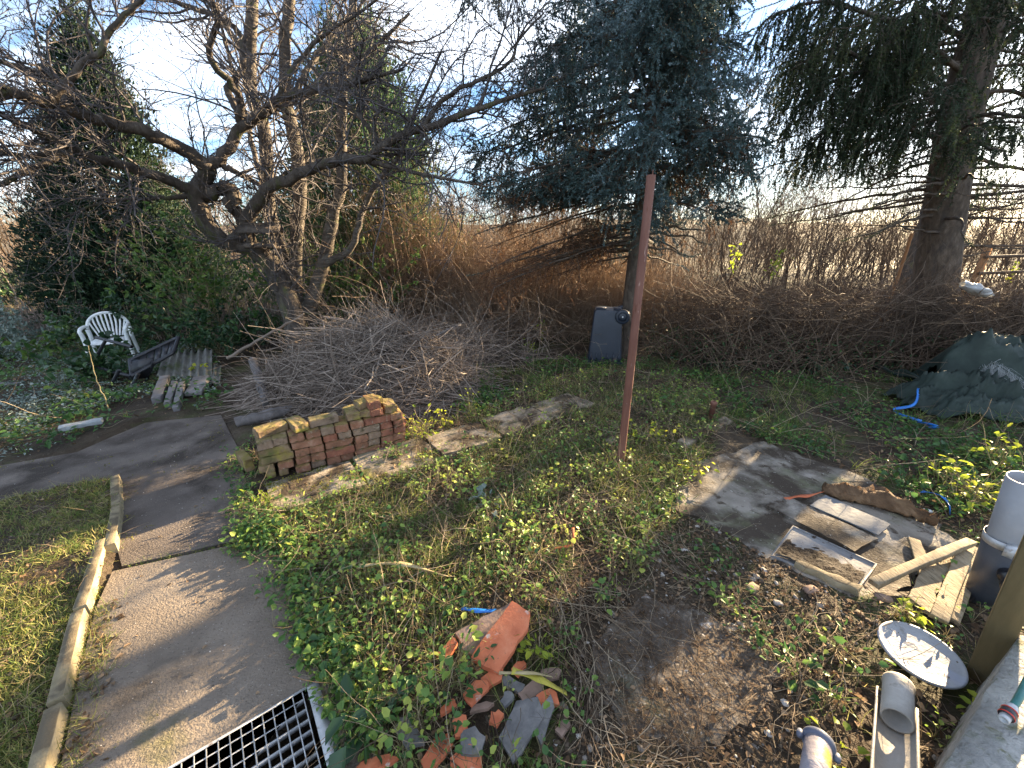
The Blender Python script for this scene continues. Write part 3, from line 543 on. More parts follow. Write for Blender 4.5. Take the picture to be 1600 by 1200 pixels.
# ================================================================== HEDGE, BRUSH, SHRUBS
m_stick = mat('dry_brushwood', [(.1, (.055, .042, .034)), (.5, (.165, .13, .105)), (.9, (.40, .335, .28))], attr='tint', amix=.35, scale=6, bump=0, rough=.8)
m_hstick = mat('hedge_brushwood', [(.15, (.04, .028, .021)), (.5, (.095, .066, .046)), (.9, (.21, .155, .11))], attr='tint', amix=.35, scale=6, bump=0, rough=.8)
m_reed = mat('dry_reed', [(.15, (.13, .09, .062)), (.5, (.31, .22, .155)), (.9, (.54, .43, .32))], attr='tint', amix=.3, scale=2, bump=0, rough=.8, trans=.42)
m_leaf = mat('shrub_leaf', [(.05, (.025, .06, .018)), (.45, (.06, .13, .03)), (.8, (.16, .24, .05)), (1., (.30, .34, .07))], attr='tint', amix=.25, scale=3, bump=0, trans=.38, rough=.45, spec=.4)
m_leafd = mat('ivy_leaf', [(.05, (.012, .035, .016)), (.5, (.03, .075, .03)), (.9, (.08, .15, .045))], attr='tint', amix=.25, scale=3, bump=0, trans=.25, rough=.4, spec=.45)
m_frost = mat('frosted_leaf', [(.05, (.06, .095, .075)), (.5, (.17, .22, .185)), (.9, (.38, .44, .40))], attr='tint', amix=.25, scale=3, bump=0, trans=.15, rough=.6)
m_lime = mat('lime_leaf', [(.05, (.13, .20, .025)), (.5, (.29, .36, .04)), (.9, (.50, .50, .06))], attr='tint', amix=.2, scale=3, bump=0, trans=.5, rough=.5)
m_stem = mat('plant_stem', [(.2, (.12, .10, .05)), (.8, (.32, .27, .15))], attr='tint', amix=.3, scale=6, bump=0, rough=.7)
def arcs(start, d, ln, K=7, wig=.1, grav=0., r=(.002, .005), tip=.35):
    n = len(start); P = np.empty((n, K, 3)); P[:, 0] = start; d = nrm(d); st = (np.broadcast_to(ln, (n,))/(K-1))[:, None]
    for k in range(1, K): d = nrm(d + wig*rng.normal(size=(n, 3)) + np.array([0, 0, grav])); P[:, k] = P[:, k-1]+d*st
    return P, rng.uniform(r[0], r[1], n)[:, None]*np.linspace(1, tip, K)[None]
U3 = lambda n: nrm(rng.normal(size=(n, 3)))
# ---- long brushwood hedge on the right
hl = np.array([G(1012, 553)[:2], G(1100, 572)[:2], G(1250, 583)[:2], G(1420, 582)[:2], G(1620, 560)[:2], G(1900, 545)[:2]]); hs = resample(np.c_[hl, np.zeros(6)], 60)[:, :2]
HT = np.interp(np.linspace(0, 1, 60), [0, .12, .5, .75, 1], [.90, 1.0, 1.02, .95, .88])
def hpt(n, dmin=0., dmax=.62, s=None):
    s = rng.random(n) if s is None else s; i = np.minimum((s*59).astype(int), 58); f = s*59-i
    p = hs[i]*(1-f)[:, None]+hs[i+1]*f[:, None]; t = nrm(hs[i+1]-hs[i]); nn = np.c_[-t[:, 1], t[:, 0]]; dd = rng.uniform(dmin, dmax, n)
    return np.c_[p+nn*dd[:, None], np.zeros(n)], np.interp(s*59, np.arange(60), HT), np.c_[t, np.zeros(n)], np.c_[nn, np.zeros(n)]
hd = thing('brushwood_hedge', 'long tangled brown hedge of piled brushwood on the right, below the thick spruce trunk', 'hedge', np.r_[hs[25], 0])
mb = MB()
n = 1300; p, H, t, nn = hpt(n); d = np.c_[np.zeros((n, 2)), np.ones(n)] + t*rng.normal(0, .45, (n, 1)) + nn*rng.normal(0, .25, (n, 1)); P, R = arcs(p, d, H*rng.uniform(.75, 1.25, n), 9, .16, -.06, (.004, .011)); tubes(mb, P, R, 5, rng.random(n)*.9); ST = P
n = 4300; p, H, t, nn = hpt(n); p[:, 2] = H*rng.random(n)**.75*.98; d = t*rng.choice([-1, 1], (n, 1)) + U3(n)*.8; P, R = arcs(p, d, rng.uniform(.3, 1.1, n), 7, .16, -.05, (.002, .006)); tubes(mb, P, R, 4, rng.random(n)); 
n = 3600; p, H, t, nn = hpt(n, .1, .6); p[:, 2] = H*rng.random(n)*.8; P, R = arcs(p, U3(n), rng.uniform(.15, .5, n), 4, .25, 0, (.002, .005)); tubes(mb, P, R, 3, rng.random(n)*.5)
n = 900; p, H, t, nn = hpt(n, -.05, .8); p[:, 2] = H*.86; d = np.c_[np.zeros((n, 2)), np.ones(n)*.7]+U3(n)*.9; P, R = arcs(p, d, rng.uniform(.25, .9, n), 7, .2, -.03, (.0015, .004)); ok = sunny(P, .6); P, R = P[ok], R[ok]; n = len(P); tubes(mb, P, R, 3, rng.random(n))
n = 260; p, H, t, nn = hpt(n, -.12, .02); d = np.c_[np.zeros((n, 2)), np.ones(n)]+t*rng.normal(0, .8, (n, 1)); P, R = arcs(p, d, rng.uniform(.4, 1.3, n), 9, .13, -.1, (.003, .008)); tubes(mb, P, R, 5, .5+.5*rng.random(n))
mb.build('branches', m_hstick, hd)
mb = MB(); n = 2600; s_ = np.clip(rng.choice([.03, .1, .22, .3, .45, .62], n)+rng.normal(0, .03, n), 0, .99); p, H, t, nn = hpt(n, -.1, .25, s_); p[:, 2] = .03+.45*rng.random(n)**1.6; leaves(mb, p, U3(n)+[0, -.3, .1], U3(n), rng.uniform(.02, .05, n), rng.uniform(.015, .035, n), rng.random(n)); mb.build('ivy', m_leafd, hd)
# ---- brush pile
PC = np.array([-1.72, 4.50]); 
def pz(x, y, f=1.): return np.maximum(0, f*(.26+.52*fbm(x*1.3+4, y*1.3+1, 2))*(1-((x-PC[0])/1.32)**2-((y-PC[1])/1.0)**2))
bp = thing('brush_pile', 'low mound of tangled grey cut twigs behind the brick stack', 'brush pile', np.r_[PC, 0])
mb = MB()
def onpile(n, f=1., sp=1.):
    a = rng.uniform(0, 2*math.pi, n); r = np.sqrt(rng.random(n))*sp; x, y = PC[0]+1.32*r*np.cos(a), PC[1]+1.0*r*np.sin(a); z = pz(x, y, f); 
    g = np.c_[.78*2*(x-PC[0])/1.32**2, .78*2*(y-PC[1])/1.0, np.ones(n)]; return np.c_[x, y, z], nrm(g)
for n, f, ln, rr, wg in ((2300, .97, (.4, 1.2), (.002, .006), .12), (2400, .8, (.3, .9), (.003, .008), .12), (2600, .55, (.3, .8), (.003, .008), .1), (620, 1.0, (.8, 2.1), (.003, .008), .10)):
    p, g = onpile(n, f, .97); d = U3(n)*[1.5, .8, .6]; d = d - (d*g).sum(1, keepdims=True)*g*.88; ln_ = rng.uniform(*ln, n); P, R = arcs(p, d, ln_, 8, wg, -.025, rr)
    P -= (P[:, 3:4]-P[:, :1])*.9; gzmin = .012+.5*pz(P[..., 0], P[..., 1]); P[..., 2] = np.maximum(P[..., 2], gzmin); tubes(mb, P, R, 4, np.clip(rng.random(n)*.8+.2*(f > .9), 0, 1))
n = 700; p, g = onpile(n, 1.0, 1.0); P, R = arcs(p-g*.1, g*.7+U3(n)*.9, rng.uniform(.25, .8, n), 7, .22, 0, (.0018, .004)); tubes(mb, P, R, 4, .4+.6*rng.random(n))
mb.build('twigs', m_stick, bp)
mb = MB(); n = 900; p, g = onpile(n, .9, 1.02); leaves(mb, p, U3(n), U3(n)+g, rng.uniform(.02, .055, n), rng.uniform(.015, .03, n), rng.random(n)); mb.build('dry_leaves', mat('dry_leaf', [(.1, (.07, .042, .024)), (.5, (.17, .11, .065)), (.9, (.34, .24, .15))], attr='tint', amix=.3, scale=6, bump=0, trans=.2, rough=.85), bp)
m_dleaf = bpy.data.materials['dry_leaf']
# second loose heap behind, to the right
PC2 = np.array([-.95, 5.7]); b2 = thing('brush_pile', 'flatter loose heap of cut sticks behind the main mound, in front of the reeds', 'brush pile', np.r_[PC2, 0])
mb = MB(); n = 1100; a = rng.uniform(0, 2*math.pi, n); r = np.sqrt(rng.random(n)); p = np.c_[PC2[0]+1.25*r*np.cos(a), PC2[1]+.75*r*np.sin(a), .02+.42*(1-r**2)*rng.random(n)]
P, R = arcs(p, U3(n)*[1.3, .8, .45], rng.uniform(.3, 1.2, n), 8, .15, -.03, (.002, .006)); P[..., 2] = np.maximum(P[..., 2], .01); tubes(mb, P, R, 4, rng.random(n))
n = 160; a = rng.uniform(0, 2*math.pi, n); r = np.sqrt(rng.random(n)); p = np.c_[PC2[0]+1.6*r*np.cos(a), PC2[1]+.8*r*np.sin(a), .05*np.ones(n)]; P, R = arcs(p, U3(n)*.6+[0, 0, .8], rng.uniform(.4, 1.1, n), 8, .16, -.03, (.002, .005)); tubes(mb, P, R, 4, .5+.5*rng.random(n))
mb.build('twigs', m_stick, b2)
# single thick sticks and logs
def log(name, pts, rad, m, label, cat, sides=9, group=None, jit=.004):
    W = resample(np.array(pts, float), 14); W[1:-1] += rng.normal(0, jit, (12, 3)); r = np.interp(np.linspace(0, 1, 14), np.linspace(0, 1, len(rad)), rad)*rng.uniform(.94, 1.06, 14)
    mb = MB(); tubes(mb, W, r, sides, cap=True); return tag(mb.build(name, m, loc=W[0]*[1, 1, 1], smooth=True), label, cat, group)
m_grey = mat('weathered_log', [(.25, (.065, .06, .057)), (.55, (.15, .135, .13)), (.8, (.28, .26, .25))], scale=11, detail=8, bump=.8, bscale=30, bdist=.01, stretch=(1, 1, .6))
log('log', [G(403, 600)+[0, 0, .30], G(420, 640)+[0, 0, .05]], [.045, .05], m_grey, 'short pale weathered log leaning down the left end of the brush pile', 'log')
log('log', [G(370, 668)+[0, 0, .05], G(430, 655)+[0, 0, .055], G(480, 640)+[0, 0, .06]], [.05, .055, .05], m_grey, 'grey log lying along the foot of the brush pile behind the bricks', 'log')
log('log', [G(655, 565)+[0, 0, .06], G(700, 568)+[0, 0, .05], G(757, 566)+[0, 0, .04]], [.04, .042, .04], m_stick, 'brown log lying flat at the right edge of the twig mound', 'log')
log('branch', [at(355, 560, 4.5), at(420, 522, 4.6), at(475, 490, 4.8)], [.022, .018, .01], m_stick, 'bare pale branch propped up the left slope of the twig mound', 'branch', 6)
log('branch', [at(545, 600, 4.0), at(610, 560, 4.4), at(700, 515, 4.8), at(720, 508, 5.0)], [.018, .02, .015, .008], m_grey, 'long pale branch lying across the right half of the twig mound', 'branch', 6)
# ---- reeds and thicket behind
mb = MB(); n = 15000
xs = rng.uniform(-3.0, 3.6, n); ys = rng.uniform(6.6, 9.6, n)+.25*np.abs(xs-1); hh = (.55+3.1*fbm(xs*1.1+3, ys*1.1, 3)**1.3)*rng.uniform(.55, 1.05, n); hh *= np.interp(xs, [-3, -1.5, 1.2, 2.2, 3.6], [1.1, 1.25, 1.0, .72, .6])
P, R = arcs(np.c_[xs, ys, gz(xs, ys)-.03], np.c_[rng.normal(0, .22, n), rng.normal(0, .22, n), np.ones(n)], hh, 6, .09, -.02, (.0022, .0048)); tubes(mb, P, R, 3, np.clip(.75*fbm(xs*.9, ys*.9, 3)+.45*rng.random(n), 0, 1))
A, ra = sprout(P, R, 14000, (.15, .5), (25, 60), .1, 4, .2, .6, .0014, .003, .35); tubes(mb, A, ra, 3, rng.random(14000))
n = 9000; i = rng.integers(0, len(A), n); leaves(mb, A[i, rng.integers(1, 4, n)], U3(n)-[0, 0, .4], U3(n), rng.uniform(.03, .09, n), rng.uniform(.006, .014, n), .3+.7*rng.random(n))
n = 260; P, R = arcs(np.c_[rng.uniform(-2.6, 2.4, n), rng.uniform(6.3, 7.6, n), np.zeros(n)], np.c_[rng.normal(0, .6, n), rng.normal(-.2, .4, n), np.ones(n)], rng.uniform(1.0, 2.6, n), 10, .10, -.12, (.003, .007)); P[..., 2] = np.maximum(P[..., 2], .02); tubes(mb, P, R, 4, .5+.5*rng.random(n)); A, ra = sprout(P, R, 1500, (.15, .55), (30, 75), .1, 5, .2, .6, .0016, .003, .3); tubes(mb, A, ra, 3, rng.random(1500))
tag(mb.build('reed_thicket', m_reed), kind='stuff')
mb = MB(); n = 7000
xs = rng.uniform(3.2, 13, n); ys = rng.uniform(6.6, 13, n); hh = rng.uniform(.35, .85, n)*(.8+.7*fbm(xs*.8, ys*.8, 3)); P, R = arcs(np.c_[xs, ys, gz(xs, ys)-.03], np.c_[rng.normal(0, .3, n), rng.normal(0, .3, n), np.ones(n)], hh, 6, .13, -.03, (.0022, .0055)); tubes(mb, P, R, 3, rng.random(n)*.8)
A, ra = sprout(P, R, 9000, (.15, .5), (30, 70), .1, 4, .2, .6, .0016, .003, .3); tubes(mb, A, ra, 3, rng.random(9000))
tag(mb.build('bramble_thicket', m_hstick), kind='stuff')
mb = MB(); n = 5000
xs = rng.uniform(-12, -2.2, n); ys = rng.uniform(6.4, 10, n); ok = (xs < -2.2-.3*(ys-6)); xs, ys = xs[ok], ys[ok]; n = len(xs); hh = rng.uniform(.5, 1.6, n)*np.interp(xs, [-12, -6.5, -4.5, -2], [.35, .5, 1., 1.2]); P, R = arcs(np.c_[xs, ys, gz(xs, ys)-.03], np.c_[rng.normal(0, .25, n), rng.normal(0, .25, n), np.ones(n)], hh, 6, .12, -.03, (.0022, .005)); tubes(mb, P, R, 3, rng.random(n))
tag(mb.build('undergrowth_stems', m_stick), kind='stuff')
# ---- leafy shrubs
def shrub(name, label, cat, loc, H, W, nst, nlf, m_l, ll=(.04, .08), group=None, m_s=m_stem, fill=.25, up=.35, lw=.55):
    r = thing(name, label, cat, loc, group); o = np.asarray(loc, float); mb = MB()
    p = o+np.c_[rng.normal(0, W*.18, nst), rng.normal(0, W*.18, nst), np.full(nst, -.03)]; P, R = arcs(p, np.c_[rng.normal(0, W/H*.55, nst), rng.normal(0, W/H*.55, nst), np.ones(nst)], H*rng.uniform(.5, 1.05, nst), 8, .1, -.03, (.003*max(H, .5), .007*max(H, .5)))
    tubes(mb, P, R, 4, rng.random(nst)); A, ra = sprout(P, R, nst*7, (.15*H, .4*H), (35, 70), .2, 5, .18, .6, .0013, .004, fill); tubes(mb, A, ra, 3, rng.random(nst*7)); mb.build('stems', m_s, r)
    lf = MB(); cl = rng.random(len(A)); i = rng.integers(0, len(A), nlf); k = rng.integers(1, 5, nlf); c = A[i, k]; leaves(lf, c, nrm(A[i, k]-A[i, k-1])*.6+U3(nlf)*.9, U3(nlf)+[0, 0, up*3], rng.uniform(*ll, nlf), rng.uniform(*ll, nlf)*lw, np.clip(cl[i]*.6+.4*rng.random(nlf), 0, 1)); lf.build('leaves', m_l, r); return r
def on(u, Y): return np.array([at(u, 500, Y)[0], Y, 0.])
shrub('leafy_shrub', 'tall evergreen shrub with yellow green leaves to the left of the hooked trunk', 'shrub', on(322, 6.6), 2.15, 1.25, 26, 2300, m_leaf, (.05, .10))
shrub('leafy_shrub', 'sunlit leafy shrub with whippy stems filling the space right of the cherry stems', 'shrub', on(548, 6.8), 1.95, .95, 22, 1500, m_leaf, (.045, .09))
shrub('leafy_shrub', 'low dark ivy covered shrub behind the white plastic chair', 'shrub', on(200, 6.5), 1.05, 1.5, 24, 2600, m_leafd, (.05, .10))
shrub('leafy_shrub', 'dark ivy clump beneath the corrugated sheets side of the apple tree', 'shrub', on(345, 6.0), .95, 1.1, 20, 1900, m_leafd, (.045, .09))
shrub('leafy_shrub', 'frosted pale shrub at the far left edge beside the columnar conifer', 'shrub', on(30, 6.3), .85, 1.8, 26, 2400, m_frost, (.04, .08))
shrub('leafy_shrub', 'green bush at the left edge, well behind the frosted one', 'shrub', on(10, 10.5), 1.5, 3.0, 30, 2800, m_leafd, (.09, .16))
shrub('bramble', 'bramble with big green leaves growing in front of the black lounger', 'bramble', G(182, 590), .6, .5, 10, 330, m_leafd, (.06, .10), lw=.8)
shrub('bramble', 'bramble shoots with yellowish leaves left of the white chair', 'bramble', G(95, 560), .6, .9, 10, 170, m_leaf, (.06, .11), lw=.6)
shrub('sapling', 'thin sapling with a tuft of lime leaves in front of the reeds', 'sapling', G(848, 530), .42, .12, 3, 34, m_lime, (.05, .09), lw=.5)
shrub('sapling', 'lime leaved sprig low at the right edge of the stick heap', 'sapling', G(822, 553), .25, .12, 3, 30, m_lime, (.04, .07), lw=.6)
def sprig(u, v, Y, n, label):
    c = at(u, v, Y); r = thing('ivy_sprig', label, 'ivy', c*[1, 1, 0]); mb = MB(); P, R = arcs(np.array([c*[1, 1, .8]]), np.array([[.1, -.1, 1.]]), .4, 7, .1, 0, (.003, .004)); tubes(mb, P, R, 4); mb.build('stem', m_stem, r)
    lf = MB(); k = rng.integers(2, 7, n); leaves(lf, P[0, k]+rng.normal(0, .04, (n, 3)), U3(n)-[0, 0, .5], U3(n), rng.uniform(.03, .06, n), rng.uniform(.018, .036, n), rng.random(n)); lf.build('leaves', m_lime, r)
sprig(1212, 410, 5.15, 46, 'bright lime ivy sprig on top of the brushwood hedge, left of the spruce trunk')
sprig(1150, 395, 5.4, 30, 'smaller lime sprig on the hedge, nearest the blue spruce')
sprig(1578, 425, 7.2, 34, 'yellowish leaf tuft behind the hedge at the right edge')
# ---- bare shrubs / young trees behind
def bare(label, u, Y, H, W, nst, n2, m, group='bare shrubs behind the garden', thick=1., rk=1.):
    rk = max(rk, Y/6.5)
    loc = on(u, Y); r = thing('bare_shrub', label, 'shrub', loc, group); mb = MB(); p = loc+np.c_[rng.normal(0, W*.12, (nst, 2)), np.full(nst, -.05)]
    P, R = arcs(p, np.c_[rng.normal(0, W/H*.45, (nst, 2)), np.ones(nst)], H*rng.uniform(.55, 1.05, nst), 10, .09, .02, (.006*thick, .014*thick), .2); tubes(mb, P, R, 5, rng.random(nst)); mb.build('stems', m, r)
    tw = MB(); A, ra = sprout(P, R, n2, (.12*H, .35*H), (25, 60), .25, 6, .14, .5, .002*rk, .006*rk, .2); B, rb = sprout(A, ra, n2*4, (.05*H, .16*H), (25, 65), .15, 4, .18, .6, .0018*rk, .003*rk, .15); ka, kb = sunny(A, .7), sunny(B, .7); A, ra, B, rb = A[ka], ra[ka], B[kb], rb[kb]; tubes(tw, A, ra, 3, rng.random(len(A))); tubes(tw, B, rb, 3, rng.random(len(B))); tw.build('twigs', m, r)
m_pale = mat('pale_twig', [(.15, (.16, .12, .09)), (.5, (.29, .23, .18)), (.9, (.45, .38, .30))], attr='tint', amix=.3, scale=3, bump=0, rough=.8)
bare('pale willowy bare shrub between the green conifer and the blue spruce', 690, 9.2, 3.1, 1.5, 16, 150, m_pale)
for u_, Y_, H_, lb in ((610, 8.0, 2.7, 'tangled bare shrub rising from the reeds just right of the cherry stems'), (775, 7.6, 2.3, 'tangled bare shrub rising from the reeds above the stick heap'), (850, 8.2, 2.6, 'tangled bare shrub in the reeds to the left of the upturned bin'), (930, 7.4, 2.0, 'tangled bare shrub directly behind the upturned bin')):
    bare(lb, u_, Y_, H_, 1.7, 14, 190, m_reed, thick=.8)
bare('bare brown shrub behind the blue spruce trunk', 905, 10.0, 2.3, 1.7, 14, 120, m_hstick)
bare('thin bare shrub in the gap between the two spruces, left one', 1160, 7.6, 3.0, 1.9, 12, 130, m_hstick)
bare('bare shrub in front of the bright sky, just left of the thick spruce trunk', 1330, 8.6, 2.7, 2.2, 14, 140, m_hstick)
bare('bare shrub to the right of the thick spruce trunk', 1560, 7.9, 2.6, 1.8, 12, 130, m_hstick)
for u_, Y_, H_, lb in ((1010, 13, 2.9, 'bare shrub far behind the bin, nearest the reeds'), (1075, 14.5, 3.2, 'bare shrub far behind, left of the lime ivy sprigs'), (1130, 12.5, 2.7, 'twiggy brown shrub far behind the smaller lime sprig'), (1190, 14, 3.2, 'tall twiggy shrub far behind the two lime sprigs'),
                       (1250, 12.8, 2.8, 'brown shrub far behind, just left of the light wooden stake'), (1310, 15, 3.4, 'tallest far brown shrub behind the light wooden stake'), (1375, 13, 2.9, 'far shrub seen directly behind the wooden stake'), (1425, 14.5, 3.1, 'far shrub against the left side of the thick spruce trunk'),
                       (1530, 13.5, 3.0, 'far shrub behind the left post of the rail fence'), (1590, 12.5, 2.8, 'far shrub cut by the right edge behind the rail fence'), (830, 12.5, 3.2, 'far brown shrub behind the reeds, left of the blue spruce trunk'), (745, 13.5, 3.4, 'far brown shrub behind the reeds and the pale willowy shrub')):
    bare(lb, u_, Y_, H_*1.08, 2.6, 20, 210, m_hstick if u_ % 4 else m_pale, thick=1.2)
for u_, Y_, H_, lb in ((1120, 15, 5.2, 'tall thin bare tree showing against the bright sky between the spruces'), (1215, 17, 6.0, 'tallest thin bare tree in the bright gap between the two spruces'), (1300, 15, 4.9, 'thin bare tree against the bright sky behind the hanging sprays'), (1395, 16.5, 5.4, 'thin bare tree seen just left of the thick spruce trunk'), (1570, 15, 5.2, 'thin bare tree right of the thick spruce trunk against the glare'), (700, 13, 4.6, 'thin pale bare tree behind the left boughs of the blue spruce')):
    bare(lb, u_, Y_, H_, 2.2, 7, 110, m_pale if u_ == 700 else m_hstick, thick=1.0)
bare('small bare shrub far left behind the frosted bush', 60, 9.3, 2.2, 2.0, 12, 120, m_stick)
# bare tree added in line with the sun to lay shade across the path
bt_ = G(300, 1020)+np.array([math.sin(SUN_AZ), math.cos(SUN_AZ), 0])*17.0; bt_[2] = gz(bt_[:1], bt_[1:2])[0]-.1; btr = thing('shadow_tree', 'leafless tree added far behind the thick spruce trunk to shade the path', 'tree', bt_)
P = resample(np.array([bt_, bt_+[.05, 0, 2], bt_+[-.05, .05, 4], bt_+[.05, 0, 6], bt_+[0, 0, 8.5]]), 16)[None]; R = np.linspace(.20, .05, 16)[None]; mb = MB(); tubes(mb, P, R, 10, cap=True); mb.build('trunk', m_bark, btr, smooth=True)
A, ra = sprout(P, R, 34, (1.0, 2.4), (35, 60), .3, 7, .12, .4, .008, .04, .45); B, rb = sprout(A, ra, 240, (.4, 1.1), (30, 60), .2, 5, .15, .6, .005, .012, .2); mb = MB(); tubes(mb, A, ra, 5); tubes(mb, B, rb, 3); mb.build('branches', m_bark, btr)
# ---- far wood along the horizon (reads as one mass)
mb = MB(); n = 900; a = rng.uniform(-1.2, 1.2, n); rr = rng.uniform(17, 40, n); loc = np.c_[np.sin(a)*rr, np.cos(a)*rr, np.full(n, -.4)]; loc[:, 2] = gz(loc[:, 0], loc[:, 1])-.1
H = rng.uniform(2.6, 5.2, n)*(.7+.6*fbm(a*6+4, rr*.1, 2))*(rr/24)**.6
P, R = arcs(loc, np.c_[rng.normal(0, .15, (n, 2)), np.ones(n)], H, 7, .08, 0, (.02, .05), .2); tubes(mb, P, R, 4, rng.random(n)); A, ra = sprout(P, R, 11000, (.5, 1.5), (25, 65), .3, 5, .15, .6, .008, .016, .05); B, rb = sprout(A, ra, 30000, (.2, .8), (25, 65), .2, 3, .2, .7, .007, .011, .1); tubes(mb, A, ra, 3, rng.random(11000)); tubes(mb, B, rb, 3, rng.random(30000))
tag(mb.build('far_wood', m_hstick), kind='stuff')
# ================================================================== OBJECTS
# ---- bricks: every one a thing
brick_cols = {'red': [(.25, (.13, .055, .038)), (.55, (.23, .095, .06)), (.8, (.30, .16, .115))], 'brown': [(.25, (.13, .065, .04)), (.55, (.24, .12, .075)), (.8, (.33, .21, .15))],
              'grey': [(.25, (.12, .085, .06)), (.55, (.22, .155, .11)), (.8, (.32, .25, .185))], 'mossy': [(.3, (.10, .065, .04)), (.5, (.20, .135, .08)), (.75, (.30, .22, .14))]}
bm_ = {k: mat('brick_'+k, v, scale=13, bump=.8, bscale=50, bdist=.008, second=([((.22, .19, .04), 9, .50, .66), ((.09, .10, .03), 6, .54, .70)] if k == 'mossy' else [((.30, .25, .19), 17, .60, .70), ((.07, .055, .03), 11, .56, .66)]), top=((.16, .14, .035), .65, 14)) for k, v in brick_cols.items()}
BL, BW, BH = .205, .098, .059
def brick_mesh(nm):
    bm = bmesh.new(); bmesh.ops.create_cube(bm, size=1); bmesh.ops.scale(bm, verts=bm.verts, vec=(BL, BW, BH)); bmesh.ops.bevel(bm, geom=bm.edges[:], offset=.005, segments=2, affect='EDGES')
    bmesh.ops.subdivide_edges(bm, edges=[e for e in bm.edges if e.calc_length() > .05], cuts=3, use_grid_fill=True)
    for v in bm.verts: v.co += Vector([random.gauss(0, .0017) for _ in range(3)])
    if random.random() < .6:
        c = Vector((random.choice((-1, 1))*BL/2, random.choice((-1, 1))*BW/2, random.choice((-1, 1))*BH/2))
        for v in bm.verts:
            k = (v.co-c).length
            if k < .035: v.co -= c.normalized()*(.035-k)*.6
    me = bpy.data.meshes.new('brick'); bm.to_mesh(me); bm.free(); me.materials.append(bm_[nm]); return me
bmeshes = {k: [brick_mesh(k) for _ in range(4)] for k in brick_cols}
S0, S1 = G(415, 753), G(634, 696); sdir = nrm(S1-S0); sang = math.atan2(sdir[1], sdir[0]); back = np.array([-sdir[1], sdir[0], 0]); SLEN = np.linalg.norm(S1-S0)
blab = {'red': 'bright red brick in the front face of the low brick stack', 'brown': 'dull brown brick in the front face of the low brick stack', 'grey': 'mortar greyed brick in the front face of the low brick stack', 'mossy': 'brick covered with green moss at the left end or back of the stack'}
def brick(kind, x, dp, z, mode, label=None, yaw=0., tilt=0.):
    """mode: h = header seen, s = stretcher seen, e = on edge, end seen, u = upright on end"""
    o = bpy.data.objects.new('brick', random.choice(bmeshes[kind])); C.objects.link(o)
    M = {'h': rz(math.pi/2), 's': np.eye(3), 'e': rz(math.pi/2) @ rx(math.pi/2), 'se': rx(math.pi/2)}[mode]
    M = rz(sang+yaw) @ rx(tilt) @ M; o.matrix_world = Matrix.LocRotScale(Vector(S0+sdir*x+back*dp+np.array([0, 0, z])), Matrix(M.tolist()).to_quaternion(), None)
    tag(o, label or blab[kind], 'brick', 'bricks of the low stack'); return o
z = .0
kinds = ['red', 'brown', 'brown', 'brown', 'red', 'grey', 'brown']
for course in range(5):
    x = .0+rng.normal(0, .008) + (.205 if course < 1 else 0); first = True
    while x < SLEN-.06:
        mode = rng.choice(['h', 'h', 'h', 's', 'e2'] if course < 4 else ['h', 'h', 's'])
        kd = 'mossy' if x < .02 else kinds[int(rng.integers(0, 7))]
        if course == 4 and rng.random() < .3: kd = 'grey'
        if mode == 'e2' : mode = 'h'
        w = BW if mode == 'h' else BL
        if x+w > SLEN+.03: mode = 'h'; w = BW
        zz_ = .032+course*(BH+.004)
        if mode == 'h': brick(kd, x+w/2, BL/2+rng.normal(0, .009), zz_, 'h', yaw=rng.normal(0, .035))
        else: brick(kd, x+w/2, BW/2+rng.normal(0, .006), zz_, 's', yaw=rng.normal(0, .02)); brick('mossy', x+w/2, BW*1.5+.012, zz_, 's', yaw=rng.normal(0, .02))
        x += w+abs(rng.normal(.006, .004))
# a few on edge in the lowest row at left, and a back row
for k, kd in enumerate(('mossy', 'mossy')): brick(kd, .035+k*.09, BL/2+.01, .056, 'e', yaw=rng.normal(0, .05))
for x, kd in ((.62, 'grey'), (.80, 'brown')): pass
tz = .032+5*(BH+.004)
brick('mossy', .10, .13, tz, 's', 'mossy broken brick tipped on the top left of the stack', .35, .12)
brick('mossy', .09, .30, tz-.07, 's', 'mossy brick at the back left corner of the stack', .1); brick('mossy', .09, .30, tz-.14, 's', 'mossy brick low at the back left corner of the stack', .05); brick('mossy', .09, .30, .05, 's', 'mossy brick at the bottom of the back left corner', .1)
brick('mossy', -.11, .24, .09, 'e', 'green brick standing on edge outside the left end of the stack', .3)
brick('mossy', .27, .12, tz, 'h', 'second brick along the top, mossy with a rounded end', .25)
brick('grey', .45, .10, tz, 's', 'long greyed brick lying lengthwise on top, left of the middle', .06)
brick('mossy', .655, .125, tz, 'h', 'mossy yellowed brick on top, right of the long greyed one', .05)
brick('mossy', .79, .12, tz+.004, 'h', 'first of two bricks topped with thick yellow moss in the middle of the top row', -.35)
brick('mossy', .80, .125, tz+BH+.004, 's', 'big mossy brick twisted across the top of the stack', .28, .04)
brick('red', SLEN-.21, .09, tz+BH*.1+.004, 'h', 'clean red brick standing highest near the right end', .08)
brick('red', SLEN-.21, .10, tz+BH*1.1+.004, 'h', 'topmost brick at the right end, pale pink and clean', .03)
brick('mossy', SLEN-.08, .12, tz, 'h', 'mossy brick on the top right corner of the stack', -.05)

